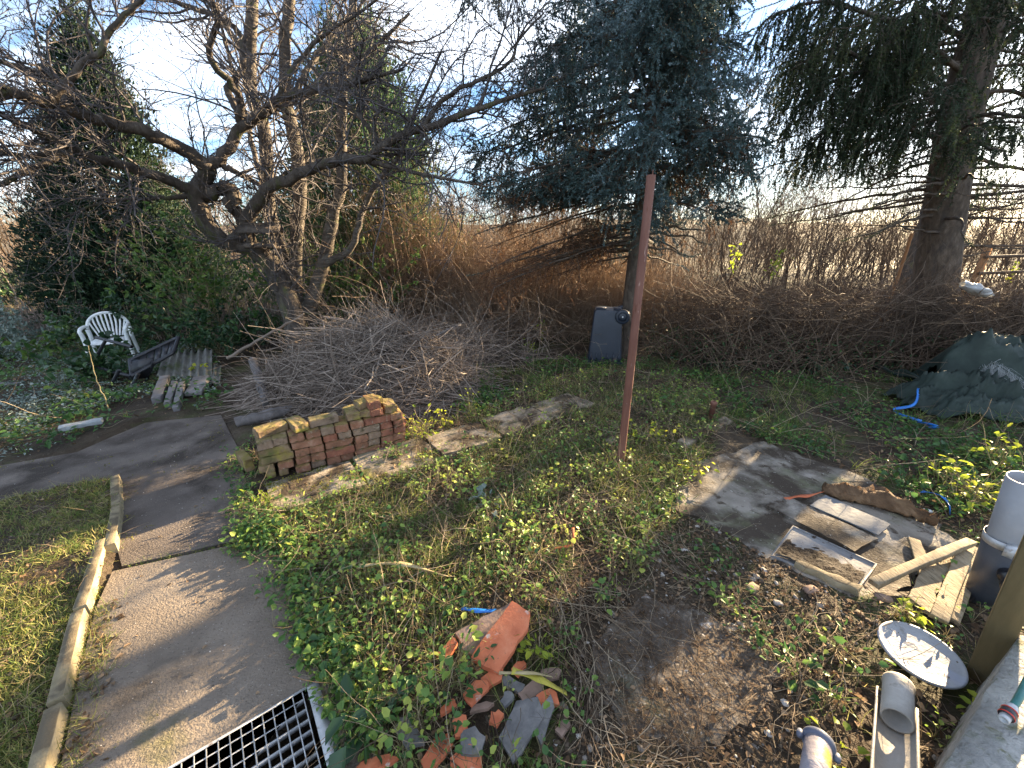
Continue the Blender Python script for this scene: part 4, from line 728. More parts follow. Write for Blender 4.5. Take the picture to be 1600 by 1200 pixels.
# ---- rusty pole and stub
m_rust = mat('red_oxide_pipe', [(.3, (.11, .045, .032)), (.55, (.165, .075, .055)), (.8, (.23, .12, .095))], scale=7, bump=.35, bscale=60, bdist=.004, rough=.6, stretch=(1, 1, .25), second=[((.10, .035, .02), 22, .60, .68), ((.36, .24, .2), 31, .66, .72)])
pb = G(969, 727); pt_ = at(1012, 274, pb[1]+.01); pole = thing('steel_pole', 'tall red oxide steel pole standing in the weeds', 'pole', pb)
mb = MB(); Hh = pt_[2]; lathe(mb, [(.0, -.15), (.030, -.15), (.030, .06), (.0285, .12), (.0285, Hh*.5), (.0285, Hh*.5+.004), (.0275, Hh*.5+.012), (.0275, Hh-.004), (.0265, Hh), (.022, Hh), (.0215, Hh-.03)], 20, loc=pb); 
mb.build('pipe', m_rust, pole, smooth=True); mb = MB(); tubes(mb, [pb+[0.006, 0, Hh-.03], pb+[.008, 0, Hh+.03]], np.array([.004, .003]), 6, cap=True); mb.build('pin', m_rust, pole)
mb = MB(); lathe(mb, [(0, Hh-.006), (.026, Hh-.006)], 16, loc=pb+[0, 0, 0.0]); mb.build('cap', m_rust, pole)
mb = MB(); b_ = G(1110, 658); lathe(mb, [(0, -.1), (.026, -.1), (.026, .17), (.030, .172), (.030, .20), (.026, .205), (.02, .205), (.02, .15), (0, .15)], 18, loc=b_); tag(mb.build('pipe_stub', m_rust, loc=b_, smooth=False), 'short rusty pipe stub beside the concrete edge, right of the tall pole', 'pipe')
mb = MB(); e0, e1 = G(1066, 694, .02), G(1138, 656, .02); a_ = math.atan2(*(e1-e0)[1::-1]); box(mb, (e0+e1)/2+[0, 0, -.01], (np.linalg.norm(e1-e0), .10, .07), rz(a_), .006); tag(bevel(mb.build('edging_stone', m_slab, loc=(e0+e1)/2), .01), 'concrete edging stone at the foot of the pipe stub', 'edging stone')

# ---- upside-down wheeled bin
m_bin = mat('bin_plastic', [(.3, (.010, .015, .026)), (.7, (.018, .025, .040))], scale=5, bump=.12, bscale=40, rough=.42, spec=.45, second=[((.06, .06, .06), 9, .62, .75)])
bl = G(944, 561); yaw = -.22
bn = thing('wheeled_bin', 'dark blue wheeled rubbish bin standing upside down by the blue spruce', 'bin', bl); BM = rz(yaw)
mb = MB(); HB = .74
def rrect(w, d, r, n=5): return [(sx*(w-r)+r*math.cos(a), sy*(d-r)+r*math.sin(a)) for sx, sy, a0 in ((1, 1, 0), (-1, 1, 1), (-1, -1, 2), (1, -1, 3)) for a in np.linspace(a0*math.pi/2, (a0+1)*math.pi/2, n)]
rows = [(0.03, .235, .25), (.12, .232, .245), (.5, .205, .205), (HB-.03, .192, .185), (HB, .18, .175)]; V = []
for z_, w, d in rows: V += [(x, y, z_) for x, y in rrect(w, d, .035)]
n = 20; mb.add(np.array(V) @ BM.T + bl, [[k*n+j, k*n+(j+1) % n, (k+1)*n+(j+1) % n, (k+1)*n+j] for k in range(4) for j in range(n)]); mb.add(np.array(V[-n:]) @ BM.T + bl, [list(range(n))])
for k in range(6): box(mb, bl+BM @ np.array([-.19+.076*k, -.251, .095]), (.014, .02, .13), BM)
mb.build('body', m_bin, bn, smooth=False)
mb = MB(); V = [(x, y, z_) for z_, e in ((-.02, .25), (.035, .25)) for x, y in rrect(e, e+.02, .03)]; mb.add(np.array(V) @ BM.T + bl, [[j, (j+1) % n, n+(j+1) % n, n+j] for j in range(n)]); mb.add(np.array(V[-n:]) @ BM.T+bl, [list(range(n))]); mb.build('rim', m_bin, bn)
mb = MB(); box(mb, bl+BM @ np.array([0.12, -.02, HB+.006]), (.1, .25, .012), BM); box(mb, bl+BM @ np.array([-.10, -.0, HB+.006]), (.14, .26, .012), BM); mb.build('foot_ribs', m_bin, bn)
WD = {}
for s, nm in ((-1, 0), (1, 1)):
    wc = bl+BM @ np.array([.195+.0, -.0+s*.20, HB-.075]); Mw = BM @ rx(math.pi/2)
    mb = MB(); lathe(mb, [(.062, -.022), (.088, -.022), (.098, -.012), (.098, .012), (.088, .022), (.062, .022)], 24, Mw, wc); w = mb.build('wheel', m_bin, bn, smooth=False)
    mb = MB(); lathe(mb, [(.0, -.016), (.02, -.026), (.03, -.016), (.062, -.012), (.062, .012), (.03, .016), (0, .02)], 20, Mw, wc); mb.build('hub', m_bin, w)
mb = MB(); tubes(mb, [bl+BM @ np.array([.195, -.22, HB-.075]), bl+BM @ np.array([.195, .22, HB-.075])], np.array([.011, .011]), 10, cap=True); mb.build('axle', m_galv, bn)

# ---- white plastic chair
m_white = mat('white_plastic', [(.3, (.62, .66, .66)), (.7, (.78, .80, .80))], scale=4, bump=.05, rough=.4, spec=.4, second=[((.35, .38, .33), 7, .62, .8)])
cb = G(184, 565); cy = 2.55; CM = rz(math.radians(36))*.80; cc_ = thing('garden_chair', 'white moulded plastic garden chair with slatted back in the undergrowth', 'chair', cb)
def cp(x, y, z): return cb+CM @ np.array([x, y, z])
mb = MB(); g = [[(x, y) for x in np.linspace(-.22, .22, 7)] for y in np.linspace(-.22, .22, 7)]
V = np.array([cp(x*(1+.12*(-y)), y, .42-.02*math.cos(x*6)-.012*(y+.22)+(.0 if y > -.2 else -.03)) for r_ in g for x, y in r_]); F = [[k*7+j, k*7+j+1, (k+1)*7+j+1, (k+1)*7+j] for k in range(6) for j in range(6)]; mb.add(V, F)
o = mb.build('seat', m_white, cc_); md = o.modifiers.new('t', 'SOLIDIFY'); md.thickness = .012
bk = MB()
arch = [(.27*math.cos(a)*(1.0), .25+.03*math.sin(a), .60+.24*math.sin(a)) for a in np.linspace(-.05, math.pi+.05, 22)]
tubes(bk, np.array([cp(*p) for p in arch]), np.full(22, .019), 8, cap=True); bk.build('backrest_frame', m_white, cc_, smooth=True)
for k in range(9):
    t_ = (k-4)/4; x0, x1 = t_*.15, t_*.235; z1 = .60+.24*math.sqrt(max(0, 1-(x1/.27)**2)); P = resample(np.array([cp(x0, .205, .43), cp(x0*1.05+.3*(x1-x0), .215, .53), cp(x1*.95, .25, .66), cp(x1, .275, z1)]), 8)
    mb = MB(); w_ = CM @ np.array([.013, 0, 0]); V = np.vstack([P-w_, P+w_]); mb.add(V, [[i, i+1, 8+i+1, 8+i] for i in range(7)]); o = mb.build('slat', m_white, cc_); md = o.modifiers.new('t', 'SOLIDIFY'); md.thickness = .007
for sx in (-1, 1):
    mb = MB(); tubes(mb, resample([cp(sx*.27, .25, .62), cp(sx*.285, .12, .645), cp(sx*.29, -.10, .645), cp(sx*.285, -.235, .62), cp(sx*.275, -.25, .57)], 14), np.full(14, .021), 8, cap=True); mb.build('armrest', m_white, cc_, smooth=True)
    for y0, y1, zt in ((-.25, -.29, .60), (.22, .29, .58)):
        mb = MB(); P = resample([cp(sx*.275, y0, zt), cp(sx*.265, y0, .42), cp(sx*.29, y1, 0)], 8); tubes(mb, P, np.linspace(.026, .02, 8), 6, cap=True); mb.build('leg', m_white, cc_)
# ---- black slatted lounger lying tipped in front of it
m_black = mat('black_plastic', [(.3, (.010, .010, .013)), (.7, (.022, .023, .028))], scale=5, bump=.1, rough=.4, spec=.5, second=[((.10, .12, .15), 9, .60, .75)])
lp = [at(203, 563, 4.62), at(279, 527, 4.95), at(271, 551, 4.75), at(206, 588, 4.42)]; lo = np.mean(lp, 0)*[1, 1, 0]
ln_ = thing('lounger', 'black slatted plastic garden lounger tipped over in front of the white chair', 'lounger', lo)
def quadp(a, b): return (np.array(lp[0])*(1-a)+np.array(lp[1])*a)*(1-b)+(np.array(lp[3])*(1-a)+np.array(lp[2])*a)*b
mb = MB()
for a in (0., 1.): tubes(mb, [quadp(a, 0), quadp(a, 1)], np.array([.022, .022]), 8, cap=True)
for b in (0., 1.): tubes(mb, [quadp(0, b), quadp(1, b)], np.array([.022, .022]), 8, cap=True)
mb.build('backrest_frame', m_black, ln_)
pn = nrm(np.cross(quadp(1, 0)-quadp(0, 0), quadp(0, 1)-quadp(0, 0)))
for k in range(6):
    a0, a1 = .04+k*.157, .04+k*.157+.135; V = [quadp(a0, .04), quadp(a1, .04), quadp(a1, .96), quadp(a0, .96)]; mb = MB(); V = np.array(V); mb.add(np.vstack([V, V+pn*.012]), [[0, 3, 2, 1], [4, 5, 6, 7], [0, 1, 5, 4], [1, 2, 6, 5], [2, 3, 7, 6], [3, 0, 4, 7]]); mb.build('slat', m_black, ln_)
A0, A1 = at(118, 566, 4.7), at(205, 588, 4.5); mb = MB(); A0[2] = max(A0[2], .03); tubes(mb, [A0, A1], np.array([.02, .022]), 8, cap=True); tubes(mb, [at(150, 527, 4.75), at(206, 542, 4.65)], np.array([.018, .02]), 8, cap=True); tubes(mb, [at(146, 566, 4.7), at(166, 530, 4.72)], np.array([.018, .018]), 8, cap=True); mb.build('seat_rails', m_black, ln_)
for a_, b_ in (((186, 578, 4.45), (172, 604, 4.42)), ((216, 584, 4.42), (204, 606, 4.38)), ((240, 566, 4.55), (226, 592, 4.6))):
    p0, p1 = at(*a_), at(*b_); p1[2] = 0.; mb = MB(); tubes(mb, [p0, p1], np.array([.02, .018]), 8, cap=True); mb.build('leg', m_black, ln_)
mb = MB(); V = np.array([at(206, 566, 4.5), at(240, 560, 4.6), at(232, 590, 4.5), at(200, 594, 4.4)]); mb.add(np.vstack([V, V+[0, .02, .015]]), [[0, 3, 2, 1], [4, 5, 6, 7], [0, 1, 5, 4], [1, 2, 6, 5], [2, 3, 7, 6], [3, 0, 4, 7]]); mb.build('seat', m_black, ln_)
# ---- corrugated sheets
m_corr = mat('fibre_cement', [(.3, (.09, .09, .08)), (.55, (.17, .17, .155)), (.8, (.26, .26, .24))], scale=7, bump=.5, bscale=60, bdist=.006, second=[((.11, .14, .05), 4.5, .52, .68)])
def corr(quad, waves, amp, label, th=.012):
    q = [np.array(x) for x in quad]; n1, n2 = waves*8, 5; up = nrm(np.cross(q[1]-q[0], q[3]-q[0])); up = up if up[2] > 0 else -up; V = []
    for j in range(n2):
        b = j/(n2-1)
        for i in range(n1+1):
            a = i/n1; V.append((q[0]*(1-a)+q[1]*a)*(1-b)+(q[3]*(1-a)+q[2]*a)*b + up*amp*math.sin(a*waves*2*math.pi))
    mb = MB(); mb.add(V, [[j*(n1+1)+i, j*(n1+1)+i+1, (j+1)*(n1+1)+i+1, (j+1)*(n1+1)+i] for j in range(n2-1) for i in range(n1)]); loc = np.mean(q, 0); loc[2] = 0
    o = mb.build('corrugated_sheet', m_corr, loc=loc, smooth=True); md = o.modifiers.new('t', 'SOLIDIFY'); md.thickness = th; tag(o, label, 'roof sheet', 'old corrugated roof sheets')
corr([at(244, 588, 4.55), at(330, 592, 4.6), at(330, 545, 5.3), at(256, 552, 5.35)], 7, .022, 'upper corrugated sheet sloping behind the black lounger, mossy grey')
corr([at(252, 600, 4.42), at(342, 600, 4.5), at(345, 570, 5.0), at(262, 575, 5.0)], 7, .022, 'lower corrugated sheet, only its wavy front edge showing over the old timbers')
# ---- timbers at the end of the path
m_tim = mat('weathered_timber', [(.25, (.085, .08, .08)), (.55, (.18, .17, .17)), (.8, (.30, .29, .29))], scale=5, detail=10, bump=.8, bscale=24, bdist=.008, stretch=(1, .35, 1), second=[((.08, .065, .05), 7, .55, .68)])
def beam(name, p0, p1, w, h, m, label, cat, group=None, roll=0., jit=.004, bw=.004, seg=6):
    p0, p1 = np.array(p0, float), np.array(p1, float); d = p1-p0; L_ = np.linalg.norm(d); yaw_ = math.atan2(d[1], d[0]); pit = -math.asin(d[2]/L_); M = rz(yaw_) @ ry(pit) @ rx(roll)
    mb = MB(); prof = [(-w/2, -h/2), (w/2, -h/2), (w/2, h/2), (-w/2, h/2)]; xs = np.linspace(-L_/2, L_/2, seg+1); V = np.array([[x+(rng.normal(0, jit*1.2) if k in (0, seg) else 0), a+rng.normal(0, jit), b+rng.normal(0, jit*.6)] for k, x in enumerate(xs) for a, b in prof])
    F = [[k*4+j, k*4+(j+1) % 4, (k+1)*4+(j+1) % 4, (k+1)*4+j][::-1] for k in range(seg) for j in range(4)]+[[0, 1, 2, 3], [seg*4+3, seg*4+2, seg*4+1, seg*4]]
    c = (p0+p1)/2; mb.add(V @ M.T + c, F); o = tag(mb.build(name, m, loc=c), label, cat, group); return bevel(o, bw) if bw else o
tg = 'old timbers at the end of the path'
beam('timber', G(247, 634)+[0, 0, .05], G(262, 604)+[0, 0, .10], .085, .085, m_tim, 'leftmost and thickest old timber at the end of the path', 'timber', tg)
beam('timber', G(264, 640)+[0, 0, .045], G(277, 610)+[0, 0, .09], .06, .07, m_tim, 'second old timber from the left, narrow with a pale end', 'timber', tg)
beam('timber', G(277, 645)+[0, 0, .035], G(288, 612)+[0, 0, .09], .055, .065, m_tim, 'third old timber from the left, reaching farthest onto the path', 'timber', tg)
beam('timber', G(304, 622)+[0, 0, .05], G(318, 600)+[0, 0, .08], .16, .045, m_tim, 'wide flat board at the right of the old timbers', 'timber', tg)
mb = MB(); a0, a1 = G(92, 670, .09), G(160, 657, .09); beam('board', a0, a1, .075, .04, mat('frosty_board', [(.3, (.22, .24, .25)), (.7, (.38, .41, .42))], scale=12, bump=.4), 'pale frosted board lying in the left hand undergrowth', 'board', jit=.003)
beam('board', G(-30, 601, .04), G(36, 599, .04), .05, .03, m_tim, 'thin grey rail lying in grass at the left edge', 'board')
# ---- bird feeder in the tree fork
m_feed = mat('feeder_wood', [(.3, (.05, .04, .033)), (.7, (.13, .105, .085))], scale=14, bump=.7, stretch=(1, 1, .4))
fc = at(415, 388, 5.45); fd = thing('bird_feeder', 'small dark wooden bird feeder house fixed in the fork of the apple tree', 'bird feeder', fc)
FM = rz(.25); fp = lambda x, y, z: fc+FM @ np.array([x, y, z])
mb = MB(); box(mb, fp(0, 0, .01), (.36, .30, .025), FM, .003); mb.build('floor', m_feed, fd)
for s in (-1, 1): mb = MB(); box(mb, fp(0, s*.08, .245), (.46, .22, .018), FM @ rx(-s*.55), .004); mb.build('roof_board', m_feed, fd)
for sx in (-1, 1):
    for sy in (-1, 1): mb = MB(); box(mb, fp(sx*.15, sy*.12, .1), (.025, .025, .17), FM); mb.build('post', m_feed, fd)
for k in range(3): mb = MB(); tubes(mb, [fp(-.2+.12*k, -.15, .03), fp(-.08+.12*k, -.19, .035)], np.array([.03, .03]), 8, cap=True); mb.build('log_edge', m_feed, fd)

# ---- roof tiles and sherds in the foreground
m_tile = mat('clay_tile', [(.3, (.36, .095, .045)), (.55, (.52, .16, .075)), (.8, (.60, .24, .13))], scale=10, bump=.5, bscale=70, bdist=.005, second=[((.50, .40, .34), 13, .62, .69), ((.20, .10, .06), 40, .64, .7)])
m_tile_d = mat('dirty_tile', [(.3, (.12, .085, .065)), (.55, (.22, .15, .115)), (.8, (.33, .24, .19))], scale=12, bump=.5, bscale=60, bdist=.005)
m_slate = mat('grey_sherd', [(.3, (.085, .085, .085)), (.55, (.16, .155, .15)), (.8, (.27, .25, .235))], scale=15, bump=.5, bscale=60, bdist=.005, second=[((.13, .11, .05), 9, .6, .7)])
def sherd(name, poly, z, th, m, label, cat, tiltv=(0, 0), group=None, loc=None):
    """flat broken piece from a ground outline with chipped edges"""
    poly = np.array(poly)[:, :2]; c = poly.mean(0); pts = []
    for i in range(len(poly)):
        a, b = poly[i], poly[(i+1) % len(poly)]; k_ = max(2, int(np.linalg.norm(b-a)/.03))
        for k in range(k_): pts.append(a+(b-a)*k/k_+rng.normal(0, .0022, 2))
    pts = np.array(pts); mb = MB(); prism(mb, pts-c, -th/2, th/2); V = np.concatenate(mb.v); 
    for i in range(len(mb.v)): mb.v[i][:, 2] += mb.v[i][:, 0]*tiltv[0]+mb.v[i][:, 1]*tiltv[1]+rng.normal(0, .0008, len(mb.v[i])); mb.v[i] += np.r_[c, z]
    o = tag(mb.build(name, m, loc=np.r_[c, z]), label, cat, group); return bevel(o, .003)
gT = 'broken roof tile pieces in the rubble heap'
sherd('roof_tile', [G(800, 945, .10), G(828, 963, .10), G(825, 985, .09), G(778, 1050, .07), G(735, 1024, .07)], .085, .022, m_tile, 'largest orange clay roof tile lying on the rubble heap', 'roof tile', (.10, .22))
sherd('roof_tile', [G(712, 990, .05), G(765, 960, .07), G(800, 946, .07), G(742, 1025, .05), G(724, 1015, .05)], .055, .02, m_tile_d, 'brownish dirty tile tucked under the largest orange one', 'roof tile', (.06, .14))
sherd('roof_tile', [G(684, 1022, .04), G(706, 997, .05), G(716, 1008, .05), G(698, 1034, .04)], .045, .02, m_tile, 'small red tile corner left of the dirty brown tile', 'roof tile', (.2, .1), gT)
frs = [((768, 1062), 30, 18, .4, 'tile', 'red sherd right under the lower end of the largest tile'), ((812, 1048), 26, 14, 1.0, 'tile', 'little red sherd at the right of the largest tile'), ((745, 1085), 34, 20, .9, 'tile', 'red sherd standing steeply below the weed clump'),
       ((683, 1178), 40, 24, 1.1, 'tile', 'long red sherd at the bottom edge, left of the rubble'), ((735, 1165), 26, 30, .2, 'slate', 'grey square sherd near the bottom of the rubble'), ((815, 1135), 60, 34, .9, 'slate', 'largest grey slate with a ribbed face in the rubble'),
       ((855, 1095), 26, 16, .3, 'tile', 'red sherd just right of the grey slate tip'), ((642, 1150), 36, 22, 2.2, 'slate', 'dark grey sherd at the left of the rubble beside the big leaves'), ((728, 1195), 34, 22, .4, 'tile', 'orange sherd topped with moss at the bottom edge'),
       ((792, 1098), 16, 12, .8, 'slate', 'small pale sherd in the middle of the rubble'), ((830, 1085), 30, 16, .5, 'brown', 'brown sherd between the grey slate and the red pieces'), ((860, 1055), 26, 16, .1, 'brown', 'brown sherd under the yellow leaf strip'), ((720, 1140), 22, 16, 1.9, 'tile', 'red sherd touching the grey square one'), ((590, 1196), 40, 12, .1, 'tile', 'red tile edge at the bottom edge by the grate'),
       ((752, 1110), 24, 10, .2, 'brown', 'thin brown sherd in the middle left of the rubble'), ((775, 1125), 18, 14, 1.3, 'tile', 'small red sherd just left of the largest grey slate'), ((850, 1125), 40, 14, 1.1, 'slate', 'thin dark slate leaning on the right of the largest grey one'),
       ((700, 1110), 20, 12, .6, 'tile', 'small red sherd at the left rim of the rubble'), ((800, 1072), 30, 12, 2.6, 'slate', 'grey sliver directly below the largest tile'), ((880, 1140), 18, 12, .9, 'brown', 'last brown sherd on the right rim of the rubble')]
for (u, v), a, b, th_, kd, lb in frs:
    c = G(u, v, .03); s = .0027*a/16; n_ = 5; base_ = [(-1, -.8), (.7, -1), (1.1, .1), (.5, 1), (-.8, .8)]; R2 = np.array([[math.cos(th_), -math.sin(th_)], [math.sin(th_), math.cos(th_)]])
    poly = [c[:2]+R2 @ (np.array([x*a, y*b])*.00165*(1+rng.normal(0, .08))) for x, y in base_]
    sherd('tile_sherd', poly, .03+rng.random()*.02, .014, {'tile': m_tile, 'slate': m_slate, 'brown': m_tile_d}[kd], lb, 'tile sherd', (rng.normal(0, .25), rng.normal(0, .25)), gT)
m_bluep = mat('blue_plastic', [(.3, (.01, .11, .42)), (.7, (.02, .20, .62))], scale=8, bump=.2, rough=.35, spec=.5)
def ribbon(name, pts, w, m, label, cat, up=(0, 0, 1), twist=0., th=.003, group=None):
    P = resample(np.array(pts, float), 24); T = nrm(np.gradient(P, axis=0)); S = nrm(np.cross(T, np.array(up, float))); N_ = np.cross(S, T); a = np.linspace(0, twist, 24)[:, None]+.25*np.sin(np.linspace(0, 9, 24))[:, None]
    S = np.cos(a)*S+np.sin(a)*N_; ww = (w/2)*(1-.25*np.abs(np.sin(np.linspace(0, 7, 24))))[:, None]; mb = MB(); mb.add(np.vstack([P-S*ww, P+S*ww]), [[i, i+1, 24+i+1, 24+i] for i in range(23)])
    o = mb.build(name, m, loc=P[12], smooth=True); md = o.modifiers.new('t', 'SOLIDIFY'); md.thickness = th; return tag(o, label, cat, group)
ribbon('plastic_strip', [G(722, 951, .05), G(740, 954, .065), G(758, 955, .065), G(777, 955, .06)], .022, m_bluep, 'short bright blue plastic strip behind the largest roof tile', 'plastic strip', th=.004)
ribbon('plastic_strip', [G(1440, 768, .03), G(1462, 772, .05), G(1478, 780, .05), G(1484, 800, .03)], .06, m_bluep, 'blue plastic band lying right of the rotten wood', 'plastic strip', twist=1.2)
ribbon('tape', [G(895, 825, .10), G(896, 838, .08), G(893, 852, .03), G(880, 855, .02), G(866, 858, .02)], .016, m_tile, 'curled orange tape in the weeds above the tile heap', 'tape', twist=1)
m_or = mat('orange_plastic', [(.3, (.42, .10, .04)), (.7, (.55, .18, .09))], scale=9, bump=.2)
ribbon('plastic_strip', [G(1227, 780, .02), G(1245, 776, .035), G(1262, 775, .03), G(1284, 769, .03)], .035, m_or, 'orange plastic strip at the tip of the grey sheets', 'plastic strip', twist=.5)
m_dry = mat('dry_stalk', [(.3, (.36, .29, .15)), (.7, (.55, .46, .27))], scale=9, bump=.2, trans=.2)
ribbon('dry_leaf', [G(560, 885, .06), G(610, 880, .08), G(650, 886, .09), G(700, 901, .07)], .032, m_dry, 'long dried straw coloured leaf lying across the weeds', 'dry leaf', twist=.7)
m_yel = mat('yellow_leaf', [(.3, (.42, .38, .06)), (.7, (.60, .52, .12))], scale=9, bump=.1, trans=.3)
ribbon('dry_leaf', [G(800, 1048, .10), G(840, 1060, .09), G(885, 1084, .04)], .03, m_yel, 'yellow strap shaped leaf sticking out of the tile heap', 'dry leaf', twist=.4)
ribbon('dry_leaf', [G(780, 1052, .08), G(830, 1052, .11), G(862, 1058, .05)], .014, m_dry, 'thin pale leaf just above the yellow strap leaf', 'dry leaf', twist=.4)

# ---- right hand rubble: trough, sheets, rotten wood, planks
m_trough = mat('trough_concrete', [(.3, (.15, .15, .155)), (.55, (.22, .22, .22)), (.8, (.30, .295, .28))], scale=7, bump=.5, bscale=60, bdist=.006, second=[((.05, .038, .03), 16, .60, .66)])
T4 = [G(1205, 866, .02), G(1239, 820, .02), G(1371, 880, .02), G(1340, 925, .02)]; tc_ = np.mean(T4, 0); ts = thing('concrete_trough', 'shallow grey concrete trough half full of earth, sunk in the ground', 'trough', tc_)
mb = MB(); TQ = np.array(T4)[:, :2]; inn = [TQ.mean(0)+(p-TQ.mean(0))*.955 for p in TQ]; V = np.vstack([np.c_[TQ, np.full(4, .017)], np.c_[inn, np.full(4, .016)], np.c_[inn, np.full(4, .008)], np.c_[TQ, np.full(4, -.06)]])
mb.add(V, [[i, 4+i, 4+(i+1) % 4, (i+1) % 4] for i in range(4)]+[[4+i, 8+i, 8+(i+1) % 4, 4+(i+1) % 4] for i in range(4)]+[[12+(i+1) % 4, 12+i, i, (i+1) % 4] for i in range(4)]); mb.add(V[8:12], [[0, 1, 2, 3]]); o = mb.build('basin', m_trough, ts)
m_earth = mat('dark_earth', [(.3, (.010, .007, .005)), (.7, (.034, .023, .016))], scale=18, bump=1., bscale=50, bdist=.02)
mb = MB(); K = 26; cen = (inn[0]*.34+inn[3]*.30+inn[2]*.20+inn[1]*.16); 
gg = np.array([[(np.array(inn[0])*(1-a)+np.array(inn[1])*a)*(1-b)+(np.array(inn[3])*(1-a)+np.array(inn[2])*a)*b for a in np.linspace(.02, .98, K)] for b in np.linspace(.02, .98, K)]).reshape(-1, 2)
ab_ = np.array([[a, b] for b in np.linspace(.02, .98, K) for a in np.linspace(.02, .98, K)]); hgt = -.004+.034*np.clip(1.38-1.75*ab_[:, 0]-.35*np.abs(ab_[:, 1]-.5)+.8*(fbm(ab_[:, 0]*5, ab_[:, 1]*5)-.5), 0, 1)+.012*rng.random(K*K)
mb.add(np.c_[gg, hgt], [[j*K+i, j*K+i+1, (j+1)*K+i+1, (j+1)*K+i] for j in range(K-1) for i in range(K-1)]); mb.build('earth', m_earth, ts)
m_sheet = mat('grey_sheet', [(.3, (.13, .14, .15)), (.7, (.20, .205, .215))], scale=6, bump=.3, second=[((.16, .16, .15), 14, .6, .75)])
sherd('flat_sheet', [G(1266, 790, .03), G(1290, 774, .03), G(1392, 820, .03), G(1372, 836, .03)], .03, .008, m_sheet, 'smooth blue grey flat sheet lying above the trough', 'sheet', (0, .0))
sherd('paving_slab', [G(1196, 790, .02), G(1238, 780, .02), G(1370, 842, .02), G(1335, 862, .02)], .012, .03, m_conc, 'long narrow concrete slab between the flat sheet and the trough', 'slab')
beam('timber', G(1243, 880, .02), G(1345, 925, .025), .045, .04, m_kerb, 'narrow pale batten along the lower side of the trough', 'batten', None, 0, .005)
# rotten wood
m_rot = mat('rotten_wood', [(.25, (.045, .026, .014)), (.5, (.13, .078, .042)), (.75, (.30, .20, .115))], scale=9, detail=10, bump=1., bscale=30, bdist=.02, stretch=(1.2, .4, 1))
mb = MB(); r0, r1 = G(1286, 768, .03), G(1462, 815, .03); K, J = 30, 9; V = []
rd_ = nrm(r1-r0); rn_ = np.array([-rd_[1], rd_[0], 0])
for i in range(K):
    a = i/(K-1); w = .20*(math.sin(math.pi*min(1, a*1.05+.02))**.6)*(1+.25*math.sin(a*13))+.01
    for j in range(J): b = j/(J-1); V.append(r0+(r1-r0)*a+rn_*(b*w-.02*math.sin(a*9))+np.array([0, 0, -.015+.05*math.sin(math.pi*b)**.7*(.6+.8*fbm(np.array([a*9]), np.array([b*4]))[0])+rng.normal(0, .006)+.02*((j*3+i//5)%4==0)]))
mb.add(V, [[i*J+j, (i+1)*J+j, (i+1)*J+j+1, i*J+j+1] for i in range(K-1) for j in range(J-1)]); o = mb.build('rotten_log', m_rot, loc=r0); md = o.modifiers.new('t', 'SOLIDIFY'); md.thickness = .02; tag(o, 'split rotten brown log lying over the grey flat sheet', 'log')
# planks
m_plank = mat('sunbleached_plank', [(.25, (.14, .11, .068)), (.5, (.25, .20, .13)), (.75, (.36, .30, .205))], scale=26, detail=10, bump=.9, bscale=60, bdist=.006, stretch=(1.8, .35, 1), second=[((.10, .08, .05), 90, .58, .68), ((.20, .20, .07), 5, .58, .74), ((.13, .09, .05), 24, .64, .7)])
gp_ = 'sunlit planks by the drainpipe'
beam('plank', G(1364, 912, .06), G(1517, 846, .10), .045, .03, m_plank, 'long narrow plank lying across the other planks', 'plank', gp_, 0, .002)
beam('plank', G(1428, 843, .03), G(1448, 905, .03), .055, .02, m_plank, 'short plank under the narrow one, farthest left', 'plank', gp_, 0, .002)
sherd('plank', [G(1418, 935, .04), G(1440, 890, .045), G(1478, 862, .05), G(1490, 865, .05), G(1452, 960, .04)], .04, .02, m_plank, 'triangular broken plank second from the left', 'plank', (0, 0), gp_)
beam('plank', G(1466, 968, .055), G(1512, 852, .06), .058, .022, m_plank, 'middle plank of the fanned ones, beside the triangular piece', 'plank', gp_, 0, .002)
beam('plank', G(1488, 970, .04), G(1528, 858, .045), .05, .022, m_plank, 'rightmost plank of the fan, nearest the drainpipe', 'plank', gp_, 0, .002)
# ---- lid
m_lid = mat('enamel_lid', [(.3, (.25, .26, .275)), (.7, (.38, .385, .39))], scale=7, bump=.3, rough=.5, second=[((.17, .15, .12), 11, .58, .70), ((.30, .33, .42), 6, .52, .66), ((.10, .08, .06), 42, .65, .69)])
lc = G(1437, 1022, .05); mb = MB(); lathe(mb, [(0, .004), (.085, .005), (.117, .007), (.126, .013), (.133, .015), (.136, .009), (.131, .0), (0, -.006)], 40, rz(.4) @ rx(.06) @ ry(-.05), lc); tag(mb.build('round_lid', m_lid, loc=lc, smooth=True), 'round whitish dirty lid lying on dry litter beside the planks', 'lid')
# ---- half-round gutter with a downpipe piece in it
m_gut = mat('grey_gutter', [(.3, (.25, .235, .21)), (.7, (.38, .36, .33))], scale=8, bump=.2, rough=.5, second=[((.20, .18, .15), 15, .6, .72)])
g0, g1 = G(1402, 1072, .10), G(1397, 1290, .14); gd = nrm(g1-g0); gs = nrm(np.cross(gd, [0, 0, 1])); gu = np.cross(gs, gd); gu = gu if gu[2] > 0 else -gu
mb = MB(); aa = np.linspace(math.pi*1.0, math.pi*2.0, 13); L_ = np.linalg.norm(g1-g0); V = [g0+gd*t_*L_+gs*.053*math.cos(a)+gu*(.053*math.sin(a)) for t_ in np.linspace(0.1, 1, 8) for a in aa]; mb.add(V, [[i*13+j, i*13+j+1, (i+1)*13+j+1, (i+1)*13+j] for i in range(7) for j in range(12)]); o = mb.build('gutter', m_gut, loc=g0, smooth=True); md = o.modifiers.new('t', 'SOLIDIFY'); md.thickness = .007; md.offset = 0; tag(o, 'open half round grey gutter at the bottom edge', 'gutter')
